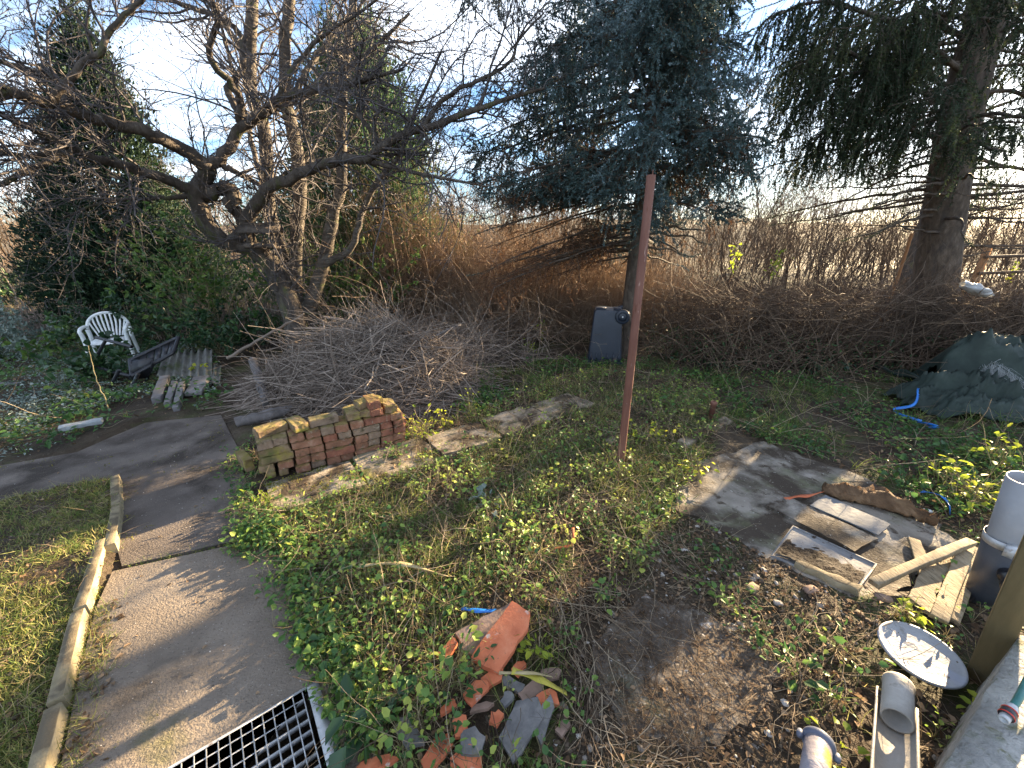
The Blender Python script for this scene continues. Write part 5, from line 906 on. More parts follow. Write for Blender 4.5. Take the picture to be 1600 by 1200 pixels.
h0, h1 = g0+gu*.012+gd*.0, g0+gd*.17+gu*.004; mb = MB(); Mh = np.stack([gs, gu, nrm(h1-h0)], 1); Lh = np.linalg.norm(h1-h0)
lathe(mb, [(.036, 0), (.045, 0), (.046, .01), (.043, .02), (.043, Lh), (.037, Lh), (.037, .0)], 28, Mh, h0); tag(mb.build('downpipe_piece', m_gut, loc=h0, smooth=True), 'short cut grey pipe lying inside the far end of the gutter', 'pipe')
# ---- pipe with blue grey collar at the bottom edge
m_vp = mat('violet_grey_pipe', [(.3, (.20, .185, .21)), (.7, (.30, .28, .30))], scale=9, bump=.3, rough=.5, second=[((.36, .33, .08), 6, .58, .68)])
m_vc = mat('blue_grey_collar', [(.3, (.09, .10, .145)), (.7, (.16, .18, .225))], scale=9, bump=.2, rough=.45)
v0, v1 = G(1279, 1160, .085), G(1258, 1330, .20); vd = nrm(v1-v0); vs = nrm(np.cross(vd, [0, 0, 1])); vu = np.cross(vs, vd); Mv = np.stack([vs, vu, vd], 1); vp = thing('drain_pipe', 'violet grey pipe end with a blue flanged collar at the bottom edge', 'pipe', v0)
mb = MB(); lathe(mb, [(0, .03), (.03, .03), (.036, .0), (.0375, .01), (.0375, .30), (.0, .30)], 28, Mv, v0); mb.build('pipe', m_vp, vp, smooth=True)
mb = MB(); lathe(mb, [(.038, .02), (.043, .018), (.047, .004), (.0465, -.002), (.040, -.004), (.036, .0)], 28, Mv, v0); mb.build('collar', m_vc, vp, smooth=True)
for s in (-1, 1): mb = MB(); c_ = v0+vs*s*.05+vd*.012; lathe(mb, [(0, -.012), (.008, -.012), (.011, 0), (.009, .016), (0, .018)], 14, Mv, c_); mb.build('lug', m_vc, vp, smooth=True)
# ---- plinth, post, rain pipe, hose
m_render = mat('rough_render', [(.3, (.20, .20, .19)), (.55, (.36, .355, .33)), (.8, (.52, .51, .47))], scale=9, bump=1., bscale=48, bdist=.02, second=[((.07, .10, .035), 3.2, .54, .66), ((.18, .18, .12), 26, .58, .66)])
zt = .30; w0, w1 = G(1598, 985, zt), G(1478, 1202, zt); wd = nrm(w1-w0); wn_ = np.array([-wd[1], wd[0], 0]); wn_ = wn_ if wn_[0] > 0 else -wn_
mb = MB(); K, J = 44, 22; V = []
for i in range(K):
    for j in range(J):
        t_ = i/(K-1)*.95; s = j/(J-1)
        if s < .25: p = w0+wd*t_+wn_*(-.02+.02*s/.25); p[2] = -.05+(zt+.05)*s/.25
        else: p = w0+wd*t_+wn_*((s-.25)/.75*.9); p[2] = zt+.03*math.sin((s-.25)*2)
        V.append(p+rng.normal(0, .0018, 3))
mb.add(V, [[i*J+j, i*J+j+1, (i+1)*J+j+1, (i+1)*J+j] for i in range(K-1) for j in range(J-1)]); tag(mb.build('plinth', m_render, loc=w0*[1, 1, 0], smooth=True), 'rough white rendered plinth in the bottom right corner', 'plinth')
m_post = mat('treated_post', [(.25, (.065, .05, .022)), (.55, (.13, .10, .05)), (.8, (.22, .175, .095))], scale=5, detail=9, bump=.5, bscale=26, bdist=.006, stretch=(1.5, 1.5, .3))
pp = G(1513, 1072)+np.array([.075, .03, 0]); mb = MB(); Mp = ry(-.09) @ rz(.62); box(mb, pp+Mp @ np.array([0, 0, .42]), (.075, .075, .95), Mp, .002)
o = tag(mb.build('wooden_post', m_post, loc=pp), 'square wooden post standing beside the rendered plinth', 'post'); bevel(o, .004)
m_dgrey = mat('dark_grey_pipe', [(.3, (.045, .052, .07)), (.7, (.08, .09, .11))], scale=6, bump=.1, rough=.4, spec=.45)
m_lgrey = mat('light_grey_pipe', [(.3, (.23, .235, .25)), (.7, (.31, .315, .33))], scale=6, bump=.1, rough=.45, spec=.4)
dpb = G(1546, 955); dp = thing('rain_pipe', 'thick grey rainwater pipe stub with a metal strap and a black outlet', 'pipe', dpb); 
dpb2 = dpb+np.array([.03, .05, 0])
mb = MB(); DPM = ry(-.13); lathe(mb, [(0, -.05), (.070, -.05), (.070, .37), (.066, .38)], 32, DPM, dpb2); mb.build('lower_pipe', m_dgrey, dp, smooth=True)
mb = MB(); lathe(mb, [(.066, .33), (.064, .38), (.064, .70), (.058, .70), (.058, .5), (0, .5)], 32, DPM, dpb2); mb.build('upper_pipe', m_lgrey, dp, smooth=True)
mb = MB(); lathe(mb, [(.071, .36), (.073, .36), (.073, .40), (.071, .40)], 32, DPM, dpb2); box(mb, dpb2+DPM @ np.array([-.055, -.06, .38]), (.05, .03, .05), rz(.6), 0); box(mb, dpb2+DPM @ np.array([.05, -.085, .375]), (.16, .006, .04), rz(-.25), 0); mb.build('strap', m_galv, dp)
mb = MB(); oc = dpb2+DPM @ np.array([-.03, -.06, .25]); Mo = rz(-.55) @ rx(math.pi/2+.35); lathe(mb, [(.030, -.01), (.030, .015), (.034, .016), (.034, .03), (.028, .032), (.028, .06), (.036, .062), (.037, .085), (.033, .088), (.026, .086), (.026, .04), (0, .04)], 24, Mo, oc); mb.build('outlet', m_black, dp, smooth=False)
m_hose = mat('green_hose', [(.3, (.012, .10, .09)), (.7, (.03, .17, .15))], scale=20, bump=.1, rough=.35, spec=.5)
hb = [G(1640, 1000, zt+.10), G(1612, 1050, zt+.06), G(1592, 1090, zt+.055), G(1580, 1108, zt+.05)]; hz = thing('garden_hose', 'green garden hose with a red ringed connector lying on the plinth', 'hose', hb[3])
mb = MB(); P = resample(np.array(hb), 18); tubes(mb, P, np.full(18, .0095), 12, cap=True); mb.build('hose', m_hose, hz, smooth=True); hd_ = nrm(P[-1]-P[-2]); hsd = nrm(np.cross(hd_, [0, 0, 1])); Mh_ = np.stack([hsd, np.cross(hsd, hd_)*-1, hd_], 1)
mb = MB(); lathe(mb, [(.0, -.012), (.0125, -.012), (.0145, -.004), (.0145, .008), (.011, .01)], 18, Mh_, P[-1]); mb.build('collar', m_galv, hz); mb = MB(); lathe(mb, [(.0105, .01), (.0165, .011), (.0165, .036), (.0105, .038)], 18, Mh_, P[-1]); mb.build('grip', m_black, hz)
mb = MB(); lathe(mb, [(.0168, .010), (.0178, .012), (.0168, .0145)], 18, Mh_, P[-1]); lathe(mb, [(.0168, .032), (.0178, .034), (.0168, .037)], 18, Mh_, P[-1]); mb.build('ring', mat('red_plastic', [(.3, (.45, .03, .02)), (.7, (.55, .05, .03))], bump=0, rough=.4), hz); mb = MB(); lathe(mb, [(.0, .038), (.012, .038), (.012, .055), (.008, .056), (.008, .05), (0, .05)], 16, Mh_, P[-1]); mb.build('nozzle', m_galv, hz)

# ---- tarpaulin
m_tarp = mat('green_tarpaulin', [(.25, (.014, .022, .019)), (.55, (.028, .042, .036)), (.8, (.055, .072, .064))], scale=4, bump=.35, bscale=14, bdist=.02, rough=.62, spec=.22, second=[((.07, .085, .08), 1.6, .52, .75)])
tp0 = G(1400, 660); cen = np.array([5.0, 3.95, 0]); tpn = thing('tarpaulin', 'crumpled dark green tarpaulin heaped at the right edge under the hedge', 'tarpaulin', cen)
def tarp_sheet(cx, cy, rx_, ry_, hgt, seed, fold=.06, ang=0., K=64, sharp=1.2):
    u_ = np.linspace(-1, 1, K); X, Yy = np.meshgrid(u_, u_); r = np.sqrt(X**2+Yy**2); th = np.arctan2(Yy, X)
    edge = 1+.12*np.sin(th*3+seed)+.07*np.sin(th*7+seed*2); rr = r/edge
    Z = hgt*np.clip(1-rr**3.2, 0, 1)*(.35+.95*fbm(X*1.25+seed*2, Yy*1.25+seed, 2))
    rid = 1-2*np.abs(fbm(X*1.3+seed, Yy*2.2+seed*2, 3)-.5); rid2 = 1-2*np.abs(fbm(X*3.1+seed*3, Yy*4.2+seed, 3)-.5)
    Z = Z + fold*(rid**4*1.5+rid2**5*1.0+.5*(1-2*np.abs(fbm(X*6+seed, Yy*7+seed, 2)-.5))**6)*np.clip(1.25-rr, 0, 1) + .012
    x = X*rx_; y = Yy*ry_; c, s = math.cos(ang), math.sin(ang); V = np.c_[(cx+x*c-y*s).ravel(), (cy+x*s+y*c).ravel(), Z.ravel()]
    ok = (rr < 1.04); q_ = []
    for j in range(K-1):
        for i in range(K-1):
            if ok[j, i] and ok[j, i+1] and ok[j+1, i] and ok[j+1, i+1]: q_.append([j*K+i, j*K+i+1, (j+1)*K+i+1, (j+1)*K+i])
    return V, q_
for nm, args in (('lower_sheet', (4.62, 3.72, .62, .36, .20, 1.3, .15, -.3)), ('upper_sheet', (5.72, 4.22, .92, .62, .60, 4.1, .22, -.25, 64, 1.7))):
    V, q_ = tarp_sheet(*args); mb = MB(); mb.add(V, q_); o = mb.build(nm, m_tarp, tpn, smooth=True); md = o.modifiers.new('t', 'SOLIDIFY'); md.thickness = .004
# flat tongue and torn hem
mb = MB(); K, J = 30, 8; q0, q1 = G(1362, 577, .05), G(1500, 610, .20); V = []
for i in range(K):
    a = i/(K-1)
    for j in range(J): b = j/(J-1)-.5; V.append(q0+(q1-q0)*a+np.array([.05, .26, 0])*b*(.25+a)+np.array([0, 0, .03*math.sin(b*11+a*5)+.02*math.sin(a*17)+.03]))
mb.add(V, [[i*J+j, (i+1)*J+j, (i+1)*J+j+1, i*J+j+1] for i in range(K-1) for j in range(J-1)]); o = mb.build('torn_edge', m_tarp, tpn, smooth=True); md = o.modifiers.new('t', 'SOLIDIFY'); md.thickness = .004
m_fray = mat('frayed_fabric', [(.2, (.30, .32, .32)), (.8, (.50, .52, .52))], attr='tint', amix=.4, scale=9, bump=0, trans=.2)
mb = MB(); n = 900; s_ = rng.random(n); p = np.c_[np.interp(s_, [0, 1], [5.0, 5.15]), np.interp(s_, [0, 1], [3.95, 3.5]), .42-.36*s_]+rng.normal(0, .035, (n, 3)); P, R = arcs(p, U3(n)*.7+[0, -.3, -.9], rng.uniform(.06, .2, n), 5, .2, -.1, (.001, .0022)); tubes(mb, P, R, 3, rng.random(n)); mb.build('fray', m_fray, tpn)
ribbon('strap', [G(1436, 607, .22), G(1428, 632, .10), G(1396, 640, .03), G(1412, 650, .03), G(1440, 658, .03)], .03, m_bluep, 'blue strap looping out from the left of the tarpaulin', 'strap', twist=2.)
ribbon('strap', [G(1432, 660, .03), G(1450, 663, .05), G(1464, 668, .04), G(1446, 668, .02)], .05, m_bluep, 'crumpled end of blue strap below the tarpaulin', 'strap', twist=2.5)
# ---- plastic bag on the hedge
m_bag = mat('grey_bag', [(.3, (.30, .32, .34)), (.7, (.52, .54, .56))], scale=9, bump=.6, bscale=20, rough=.35, spec=.5, trans=.2)
bc = at(1528, 452, 5.05); mb = MB(); K = 20; a = np.linspace(0, 2*math.pi, K, endpoint=False); V = []
for i, t_ in enumerate(np.linspace(0, 1, 12)):
    r = .085*math.sin(math.pi*(.12+.8*t_))**.7; V += [bc+np.array([-.20+.42*t_, .02, .06-.13*t_])+np.array([.1*r*math.cos(x_), r*math.cos(x_)*(1+.2*math.sin(x_*5+i)), r*.75*math.sin(x_)*(1+.25*math.sin(x_*4+i*1.3))]) for x_ in a]
mb.add(V, [[i*K+j, i*K+(j+1) % K, (i+1)*K+(j+1) % K, (i+1)*K+j] for i in range(11) for j in range(K)]); tag(mb.build('plastic_bag', m_bag, loc=bc, smooth=True), 'pale plastic bag caught on top of the brushwood hedge', 'bag')
# ---- rail fence behind the hedge at the far right
m_fp = mat('fence_wood', [(.3, (.20, .105, .05)), (.7, (.36, .20, .10))], scale=6, bump=.5, stretch=(1, 1, .3))
fb = on(1500, 6.9); fe = thing('rail_fence', 'simple wooden rail fence behind the hedge at the right edge', 'fence', fb)
for u in (1500, 1660): p0 = on(u, 6.9); mb = MB(); box(mb, p0+[0, 0, .75], (.08, .08, 1.6), rz(.2), .004); mb.build('post', m_fp, fe)
for z_ in (1.12, 1.38): mb = MB(); tubes(mb, [on(1500, 6.86)+[0, 0, z_], on(1700, 6.86)+[0, 0, z_+.08]], np.array([.026, .024]), 8, cap=True); mb.build('rail', m_hstick, fe)
p0 = on(1380, 7.2); log('stake', [p0-[0, 0, .1], p0+[0.02, 0, 1.75]], [.03, .024], m_fp, 'single light wooden stake behind the hedge, left of the spruce trunk', 'stake', 7)
# ================================================================== GROUND COVER
WEED = px((398, 775), (440, 880), (480, 950), (540, 1060), (600, 1200), (640, 1330), (800, 1330), (880, 1100), (905, 1000), (1000, 900), (1060, 800), (1110, 710), (1130, 660), (1110, 600), (960, 575), (860, 590), (760, 640), (640, 690), (560, 740))
SOIL = px((880, 1100), (905, 1000), (1000, 900), (1060, 800), (1130, 832), (1250, 905), (1340, 945), (1380, 985), (1300, 1060), (1200, 1330), (800, 1330))
UNDER = px((-500, 560), (0, 520), (330, 540), (350, 640), (225, 655), (120, 700), (0, 722), (-600, 815))
BACK = px((640, 690), (760, 640), (860, 590), (960, 575), (1110, 600), (1130, 660), (1190, 690), (1340, 740), (1440, 800), (1700, 800), (1900, 640), (1620, 570), (1420, 592), (1250, 592), (1100, 582), (1010, 562), (900, 560), (700, 580), (720, 650))
RIGHT = px((1340, 945), (1420, 925), (1500, 850), (1440, 800), (1620, 730), (1900, 900), (1700, 1300), (1200, 1330), (1300, 1060), (1380, 985))
TROUGH = np.array([p[:2] for p in T4]); TRC = TROUGH.mean(0)+(TROUGH-TROUGH.mean(0))*1.05
OPEN_SOIL = BARE
STACK = np.array([(S0-back*.01+sdir*-.15)[:2], (S0-back*.01+sdir*(SLEN+.03))[:2], (S0+back*.34+sdir*(SLEN+.03))[:2], (S0+back*.34-sdir*.15)[:2]])
PLK = px((1345, 930), (1520, 830), (1545, 900), (1500, 990), (1400, 955)); TLS = px((670, 1040), (760, 935), (840, 950), (840, 1010), (880, 1100), (850, 1170), (740, 1200), (690, 1110)); GUT = px((1360, 1070), (1430, 1060), (1450, 1330), (1220, 1330), (1240, 1140), (1310, 1140), (1330, 1200))
LIDP = lc[:2]; 
def pick(n, poly, near=1.0, avoid=True, slab_keep=.12, apron_keep=.25, path_keep=0., cl=None, clt=.45, power=1.0):
    """n tries inside a polygon, denser near the camera and in clumps"""
    lo, hi = poly.min(0), poly.max(0); P = rng.uniform(lo, hi, (n*3, 2)); P = P[inside(P, poly)]
    d = np.hypot(P[:, 0], P[:, 1]); P = P[rng.random(len(P)) < np.clip((near/d)**power, 0, 1)]
    if cl: P = P[fbm(P[:, 0]*cl+11, P[:, 1]*cl+5, 3)+rng.normal(0, .07, len(P)) > clt]
    if avoid:
        k = np.ones(len(P)); k[inside(P, PATH_ALL)] *= path_keep; k[inside(P, grate_poly)] = 0; k[inside(P, CONC)] *= apron_keep; k[inside(P, TRC)] = 0; k[inside(P, STACK)] = 0
        k[np.hypot(P[:, 0]-LIDP[0], P[:, 1]-LIDP[1]) < .15] = 0; k[inside(P, OPEN_SOIL)] *= .35
        k[inside(P, PLK)] *= .1; k[inside(P, TLS)] *= .18; k[inside(P, GUT)] = 0
        for s in SLABS: k[inside(P, np.array(s))] *= slab_keep
        P = P[rng.random(len(P)) < k]
    P = P[:n]; return np.c_[P, gz(P[:, 0], P[:, 1])]
UP = np.array([0, 0, 1.])
def rosettes(lf, st, C0, nl, rad, hgt, ll, tint0, tsd=.30, lw=.85, stems=True):
    n = len(C0); i = np.repeat(np.arange(n), nl); m = len(i); sc = rng.uniform(.6, 1.25, n)[i]; a = rng.uniform(0, 2*math.pi, m); r = rad*np.sqrt(rng.random(m))*sc; h = hgt*rng.uniform(.25, 1.1, m)*sc
    o = np.c_[np.cos(a)*r, np.sin(a)*r, h]; tip = C0[i]+o; d = nrm(np.c_[np.cos(a), np.sin(a), rng.uniform(-.5, .7, m)]+rng.normal(0, .35, (m, 3)))
    t = np.clip(tint0+rng.normal(0, tsd, n)[i]*.8+rng.normal(0, tsd*.5, m), 0, 1); l = rng.uniform(ll[0], ll[1], m)*sc
    leaves(lf, tip, d, UP+rng.normal(0, .45, (m, 3)), l, l*lw*np.where(rng.random(n) < .4, rng.uniform(.35, .6, n), rng.uniform(.8, 1.15, n))[i]*rng.uniform(.85, 1.1, m), t, rng.uniform(.1, .3))
    if stems and st is not None: mid = C0[i]+o*[.4, .4, .7]; tubes(st, np.stack([C0[i], mid, tip], 1), np.tile([.0012, .001, .0008], (m, 1)), 3, rng.random(m))
def tufts(mb, C0, nb, ln, wd, lean, tint0, tsd=.3, spread=.02):
    n = len(C0); i = np.repeat(np.arange(n), nb); m = len(i); sc = rng.uniform(.5, 1.2, n)[i]; ld = rng.normal(0, lean*.6, (n, 2))[i]
    c = C0[i]+np.c_[rng.normal(0, spread, (m, 2)), np.full(m, -.005)]; d = np.c_[rng.normal(0, lean, (m, 2))+ld, np.ones(m)]
    blades(mb, c, d, rng.uniform(ln[0], ln[1], m)*sc, rng.uniform(wd[0], wd[1], m), rng.normal(0, .45, m), np.clip(tint0+rng.normal(0, tsd, n)[i]*.7+rng.normal(0, tsd*.6, m), 0, 1))
m_weed = mat('weed_leaf', [(.0, (.025, .062, .026)), (.35, (.072, .16, .042)), (.7, (.19, .29, .055)), (1., (.42, .44, .09))], attr='tint', amix=.2, scale=2.5, bump=0, trans=.36, rough=.5, spec=.35)
m_grass = mat('grass_blade', [(.0, (.035, .075, .022)), (.4, (.10, .165, .04)), (.7, (.24, .26, .075)), (1., (.44, .36, .17))], attr='tint', amix=.2, scale=2.5, bump=0, trans=.35, rough=.6)
m_straw = mat('dead_stem', [(.1, (.05, .035, .025)), (.5, (.145, .105, .07)), (.9, (.38, .31, .215))], attr='tint', amix=.25, scale=4, bump=0, rough=.8)
m_moss = mat('moss', [(.1, (.06, .065, .012)), (.5, (.16, .16, .025)), (.9, (.32, .28, .06))], attr='tint', amix=.3, scale=4, bump=0, trans=.2, rough=.9)
def stuff(mb, name, m): tag(mb.build(name, m), kind='stuff')
# weeds
lf, st = MB(), MB()
rosettes(lf, st, pick(2000, WEED, 2.2, cl=2.9, clt=.52), 8, .05, .075, (.012, .028), .5)
rosettes(lf, st, pick(1100, WEED, 2.6, cl=3.4, clt=.52), 7, .05, .12, (.015, .034), .72)
rosettes(lf, st, pick(260, SOIL, 1.6, cl=2, clt=.52), 6, .05, .06, (.018, .034), .35)
rosettes(lf, None, pick(2800, BACK, 3.5, cl=1.7, clt=.47), 7, .07, .07, (.018, .042), .26, .2)
rosettes(lf, st, pick(480, RIGHT, 2.0, cl=2.2, clt=.48), 7, .045, .07, (.013, .03), .45)
rosettes(lf, None, pick(1700, UNDER, 4, cl=1.6, clt=.44), 7, .09, .10, (.03, .06), .22, .15)
# path and slab margins, so that the edges are overgrown
for poly, wd_, n in ((PATH_ALL[9:14], .05, 420), (PATH_ALL[5:10], .06, 260)):
    k = rng.integers(0, len(poly)-1, n); t_ = rng.random(n)[:, None]; p = poly[k]*(1-t_)+poly[k+1]*t_+rng.normal(0, wd_, (n, 2)); p = p[~inside(p, grate_poly)]; rosettes(lf, st, np.c_[p, np.maximum(gz(p[:, 0], p[:, 1]), -.005)], 6, .05, .06, (.016, .034), .45)
stuff(lf, 'ground_ivy', m_weed); stuff(st, 'weed_stalks', m_stem)
lf = MB(); rosettes(lf, None, pick(6500, UNDER, 5, cl=1.3, clt=.44), 7, .09, .07, (.012, .034), .55, .25); stuff(lf, 'frosted_weeds', m_frost)
mb = MB()
tufts(mb, pick(3100, WEED, 2.4, cl=2.1, clt=.46), 11, (.05, .15), (.002, .004), .75, .46, .42)
tufts(mb, pick(6500, LAWN, 1.9, cl=2.5, clt=.42), 10, (.025, .075), (.0016, .003), .85, .68)
tufts(mb, pick(900, BACK, 3.5, cl=1.2, clt=.46), 10, (.08, .22), (.003, .006), .6, .35)
tufts(mb, pick(700, UNDER, 4, cl=1.5, clt=.46), 10, (.06, .2), (.003, .006), .8, .45)
tufts(mb, pick(260, RIGHT, 1.8), 9, (.05, .14), (.002, .004), .7, .6)
jt = [(G(190, 884), G(396, 840)), (G(245, 720), G(350, 690))]
for (a, b), n in zip(jt, (34, 8)):
    t_ = rng.random(n)[:, None]; tufts(mb, a*(1-t_)+b*t_+np.array([0, 0, -.01])+rng.normal(0, .006, (n, 3))*[1, 1, 0], 9, (.015, .04), (.0015, .003), .8, .5)
for i in range(4):
    A, B = PATH_ALL[14+i], PATH_ALL[15+i] if 15+i < len(PATH_ALL) else PATH_ALL[14+i]
    n = 34; t_ = rng.random(n)[:, None]; p = A*(1-t_)+B*t_+rng.normal(0, .02, (n, 2))+[.05, 0]; tufts(mb, np.c_[p, np.zeros(n)], 8, (.03, .09), (.0016, .003), .9, .7)
stuff(mb, 'grass', m_grass)
# moss
mb = MB()
for poly, n, cl, t0 in ((WEED, 20000, 2.6, .49), (LAWN, 15000, 2.2, .50), (PATH_ALL, 2600, 2.6, .60)):
    c = pick(n, poly, 1.8, cl=cl, clt=t0, path_keep=1., apron_keep=.5); c[:, 2] = np.maximum(c[:, 2], 0.0) if poly is PATH_ALL else c[:, 2]
    tufts(mb, c, 7, (.006, .018), (.003, .006), .8, .5, .3, .012)
for s in SLABS[:2]:
    s = np.array(s); n = 900; uv = rng.random((n, 2)); p = (s[0]*(1-uv[:, :1])+s[1]*uv[:, :1])*(1-uv[:, 1:])+(s[3]*(1-uv[:, :1])+s[2]*uv[:, :1])*uv[:, 1:]; p = p[fbm(p[:, 0]*6, p[:, 1]*6, 3) > .52]; tufts(mb, np.c_[p, np.full(len(p), .03)], 7, (.006, .014), (.003, .006), .8, .5, .3, .012)
stuff(mb, 'moss', m_moss)
# dead stems and straw
mb = MB()
for poly, n, ln, rr, z0 in ((WEED, 3800, (.08, .42), (.0009, .0026), .05), (SOIL, 700, (.04, .25), (.0006, .0015), .012), (RIGHT, 1200, (.06, .35), (.0009, .0022), .03), (BACK, 1100, (.15, .7), (.0015, .0035), .04), (LAWN, 900, (.05, .25), (.0007, .0016), .025), (UNDER, 420, (.2, .7), (.002, .004), .06)):
    c = pick(n, poly, 2.6, apron_keep=.5); c[:, 2] += rng.random(len(c))*z0; d = U3(len(c))*[1, 1, .28]; P, R = arcs(c, d, rng.uniform(*ln, len(c)), 7, .16, -.02, rr); g_z = gz(P[..., 0], P[..., 1])+.003; P[..., 2] = np.maximum(P[..., 2], g_z); tubes(mb, P, R, 3, rng.random(len(c)))
# bundles of long dead stalks along the soil edge and by the pole
for (u0, v0_), (u1, v1_), n, sp in (((900, 985), (960, 1190), 95, .045), ((880, 900), (970, 990), 70, .06), ((960, 820), (1050, 880), 110, .10), ((990, 1195), (1080, 1185), 40, .06), ((1200, 1090), (1330, 1000), 80, .07)):
    a, b = G(u0, v0_), G(u1, v1_); t_ = rng.random(n)[:, None]; c = a*(1-t_)+b*t_+rng.normal(0, sp, (n, 3))*[1, 1, 0]; c[:, 2] = gz(c[:, 0], c[:, 1])+.01+.03*rng.random(n); d = nrm(b-a)*rng.choice([-1, 1], (n, 1))+U3(n)*[.7, .7, .35]; P, R = arcs(c, d, rng.uniform(.12, .42, n), 8, .17, -.03, (.0009, .0024)); P[..., 2] = np.maximum(P[..., 2], gz(P[..., 0], P[..., 1])+.003); tubes(mb, P, R, 4, rng.random(n))
stuff(mb, 'straw', m_straw)
# taller dead stalks standing among the weeds
mb = MB(); c = pick(150, WEED, 2.8); P, R = arcs(c, U3(len(c))*.5+UP, rng.uniform(.12, .4, len(c)), 7, .12, -.05, (.001, .002)); tubes(mb, P, R, 4, .3+.7*rng.random(len(c)))
c = pick(120, BACK, 4); P, R = arcs(c, U3(len(c))*.4+UP, rng.uniform(.15, .5, len(c)), 7, .12, -.05, (.0015, .003)); tubes(mb, P, R, 4, rng.random(len(c))); stuff(mb, 'dead_stalks', m_straw)
# leaf litter
mb = MB()
for poly, n, l_ in ((WEED, 8000, (.012, .034)), (SOIL, 1700, (.008, .028)), (RIGHT, 2300, (.012, .035)), (BACK, 2600, (.02, .05)), (LAWN, 2400, (.008, .025)), (UNDER, 1300, (.02, .05))):
    c = pick(n, poly, 2.2, apron_keep=.6, slab_keep=.9); m = len(c); c[:, 2] += .004+.02*rng.random(m)**2; l = rng.uniform(*l_, m); leaves(mb, c, U3(m)*[1, 1, .3], UP+rng.normal(0, .5, (m, 3)), l, l*rng.uniform(.35, .8, m), rng.random(m), .3)
k = rng.integers(14, 18, 230); t_ = rng.random(230)[:, None]; p = PATH_ALL[k]*(1-t_)+PATH_ALL[(k+1) % len(PATH_ALL)]*t_+np.c_[np.abs(rng.normal(0, .05, 230))+.03, rng.normal(0, .03, 230)]; leaves(mb, np.c_[p, np.full(230, .006)], U3(230)*[1, 1, .2], UP+rng.normal(0, .4, (230, 3)), rng.uniform(.012, .035, 230), rng.uniform(.006, .02, 230), rng.random(230), .3)
p = pick(60, PATH_ALL, 3, path_keep=1.); p[:, 2] = .004; leaves(mb, p, U3(len(p))*[1, 1, .1], UP+rng.normal(0, .2, (len(p), 3)), rng.uniform(.01, .028, len(p)), .012, .5+.5*rng.random(len(p)), .3)
stuff(mb, 'leaf_litter', m_dleaf)
# crumbs of soil and gravel
ico = bmesh.new(); bmesh.ops.create_icosphere(ico, subdivisions=1, radius=1); iv = np.array([v.co[:] for v in ico.verts]); fi = np.array([[v.index for v in f.verts] for f in ico.faces]); ico.free()
def stones(mb, c, s, tint):
    n = len(c); V = iv[None]*(1+rng.normal(0, .16, (n, len(iv), 1)))*(s[:, None, None]*rng.uniform(.55, 1.2, (n, 1, 3))*[1, 1, .65])+c[:, None]; b = (np.arange(n)*len(iv))[:, None, None]; mb.add(V.reshape(-1, 3), (fi[None]+b).reshape(-1, 3), np.repeat(tint, len(iv)))
m_grav = mat('gravel', [(.1, (.10, .085, .07)), (.5, (.26, .23, .20)), (.9, (.55, .53, .50))], attr='tint', amix=.35, scale=20, bump=.3)
m_crumb = mat('soil_crumb', [(.1, (.028, .02, .013)), (.6, (.075, .055, .038)), (.95, (.14, .11, .08))], attr='tint', amix=.3, scale=20, bump=.5)
mb = MB()
for poly, n in ((SOIL, 650), (CONC, 420), (RIGHT, 220), (WEED, 90)): c = pick(n, poly, 2, apron_keep=1); stones(mb, c, rng.gamma(1.6, .0035, len(c)).clip(.002, .022), rng.random(len(c)))
c = pick(900, PATH_ALL, 1.6, path_keep=1.); c[:, 2] = .002; stones(mb, c, rng.uniform(.001, .004, len(c)), rng.random(len(c)))
stuff(mb, 'gravel', m_grav)
mb = MB()
for poly, n in ((SOIL, 5200), (CONC, 2600), (RIGHT, 1500), (WEED, 2600), (BACK, 1200), (LAWN, 1500)): c = pick(n, poly, 1.8, apron_keep=.7, cl=2.1, clt=.42); stones(mb, c, rng.gamma(1.5, .0045, len(c)).clip(.002, .02), rng.random(len(c)))
c = pick(5200, BARE, 2, cl=2.6, clt=.40); c = c[rng.random(len(c)) < 1]; stones(mb, c, rng.gamma(1.5, .004, len(c)).clip(.0015, .016), rng.random(len(c)))
stuff(mb, 'soil_crumbs', m_crumb)
mb = MB(); c = pick(900, BARE, 2); c[:, 2] += .005; l = rng.uniform(.008, .026, len(c)); leaves(mb, c, U3(len(c))*[1, 1, .3], UP+rng.normal(0, .5, (len(c), 3)), l, l*.6, rng.random(len(c)), .3); c = pick(1500, BARE, 2); P, R = arcs(c+[0, 0, .008], U3(len(c))*[1, 1, .1], rng.uniform(.02, .12, len(c)), 5, .2, 0, (.0005, .0012)); P[..., 2] = np.maximum(P[..., 2], .007); tubes(mb, P, R, 3, rng.random(len(c))); stuff(mb, 'fine_litter', m_dleaf)

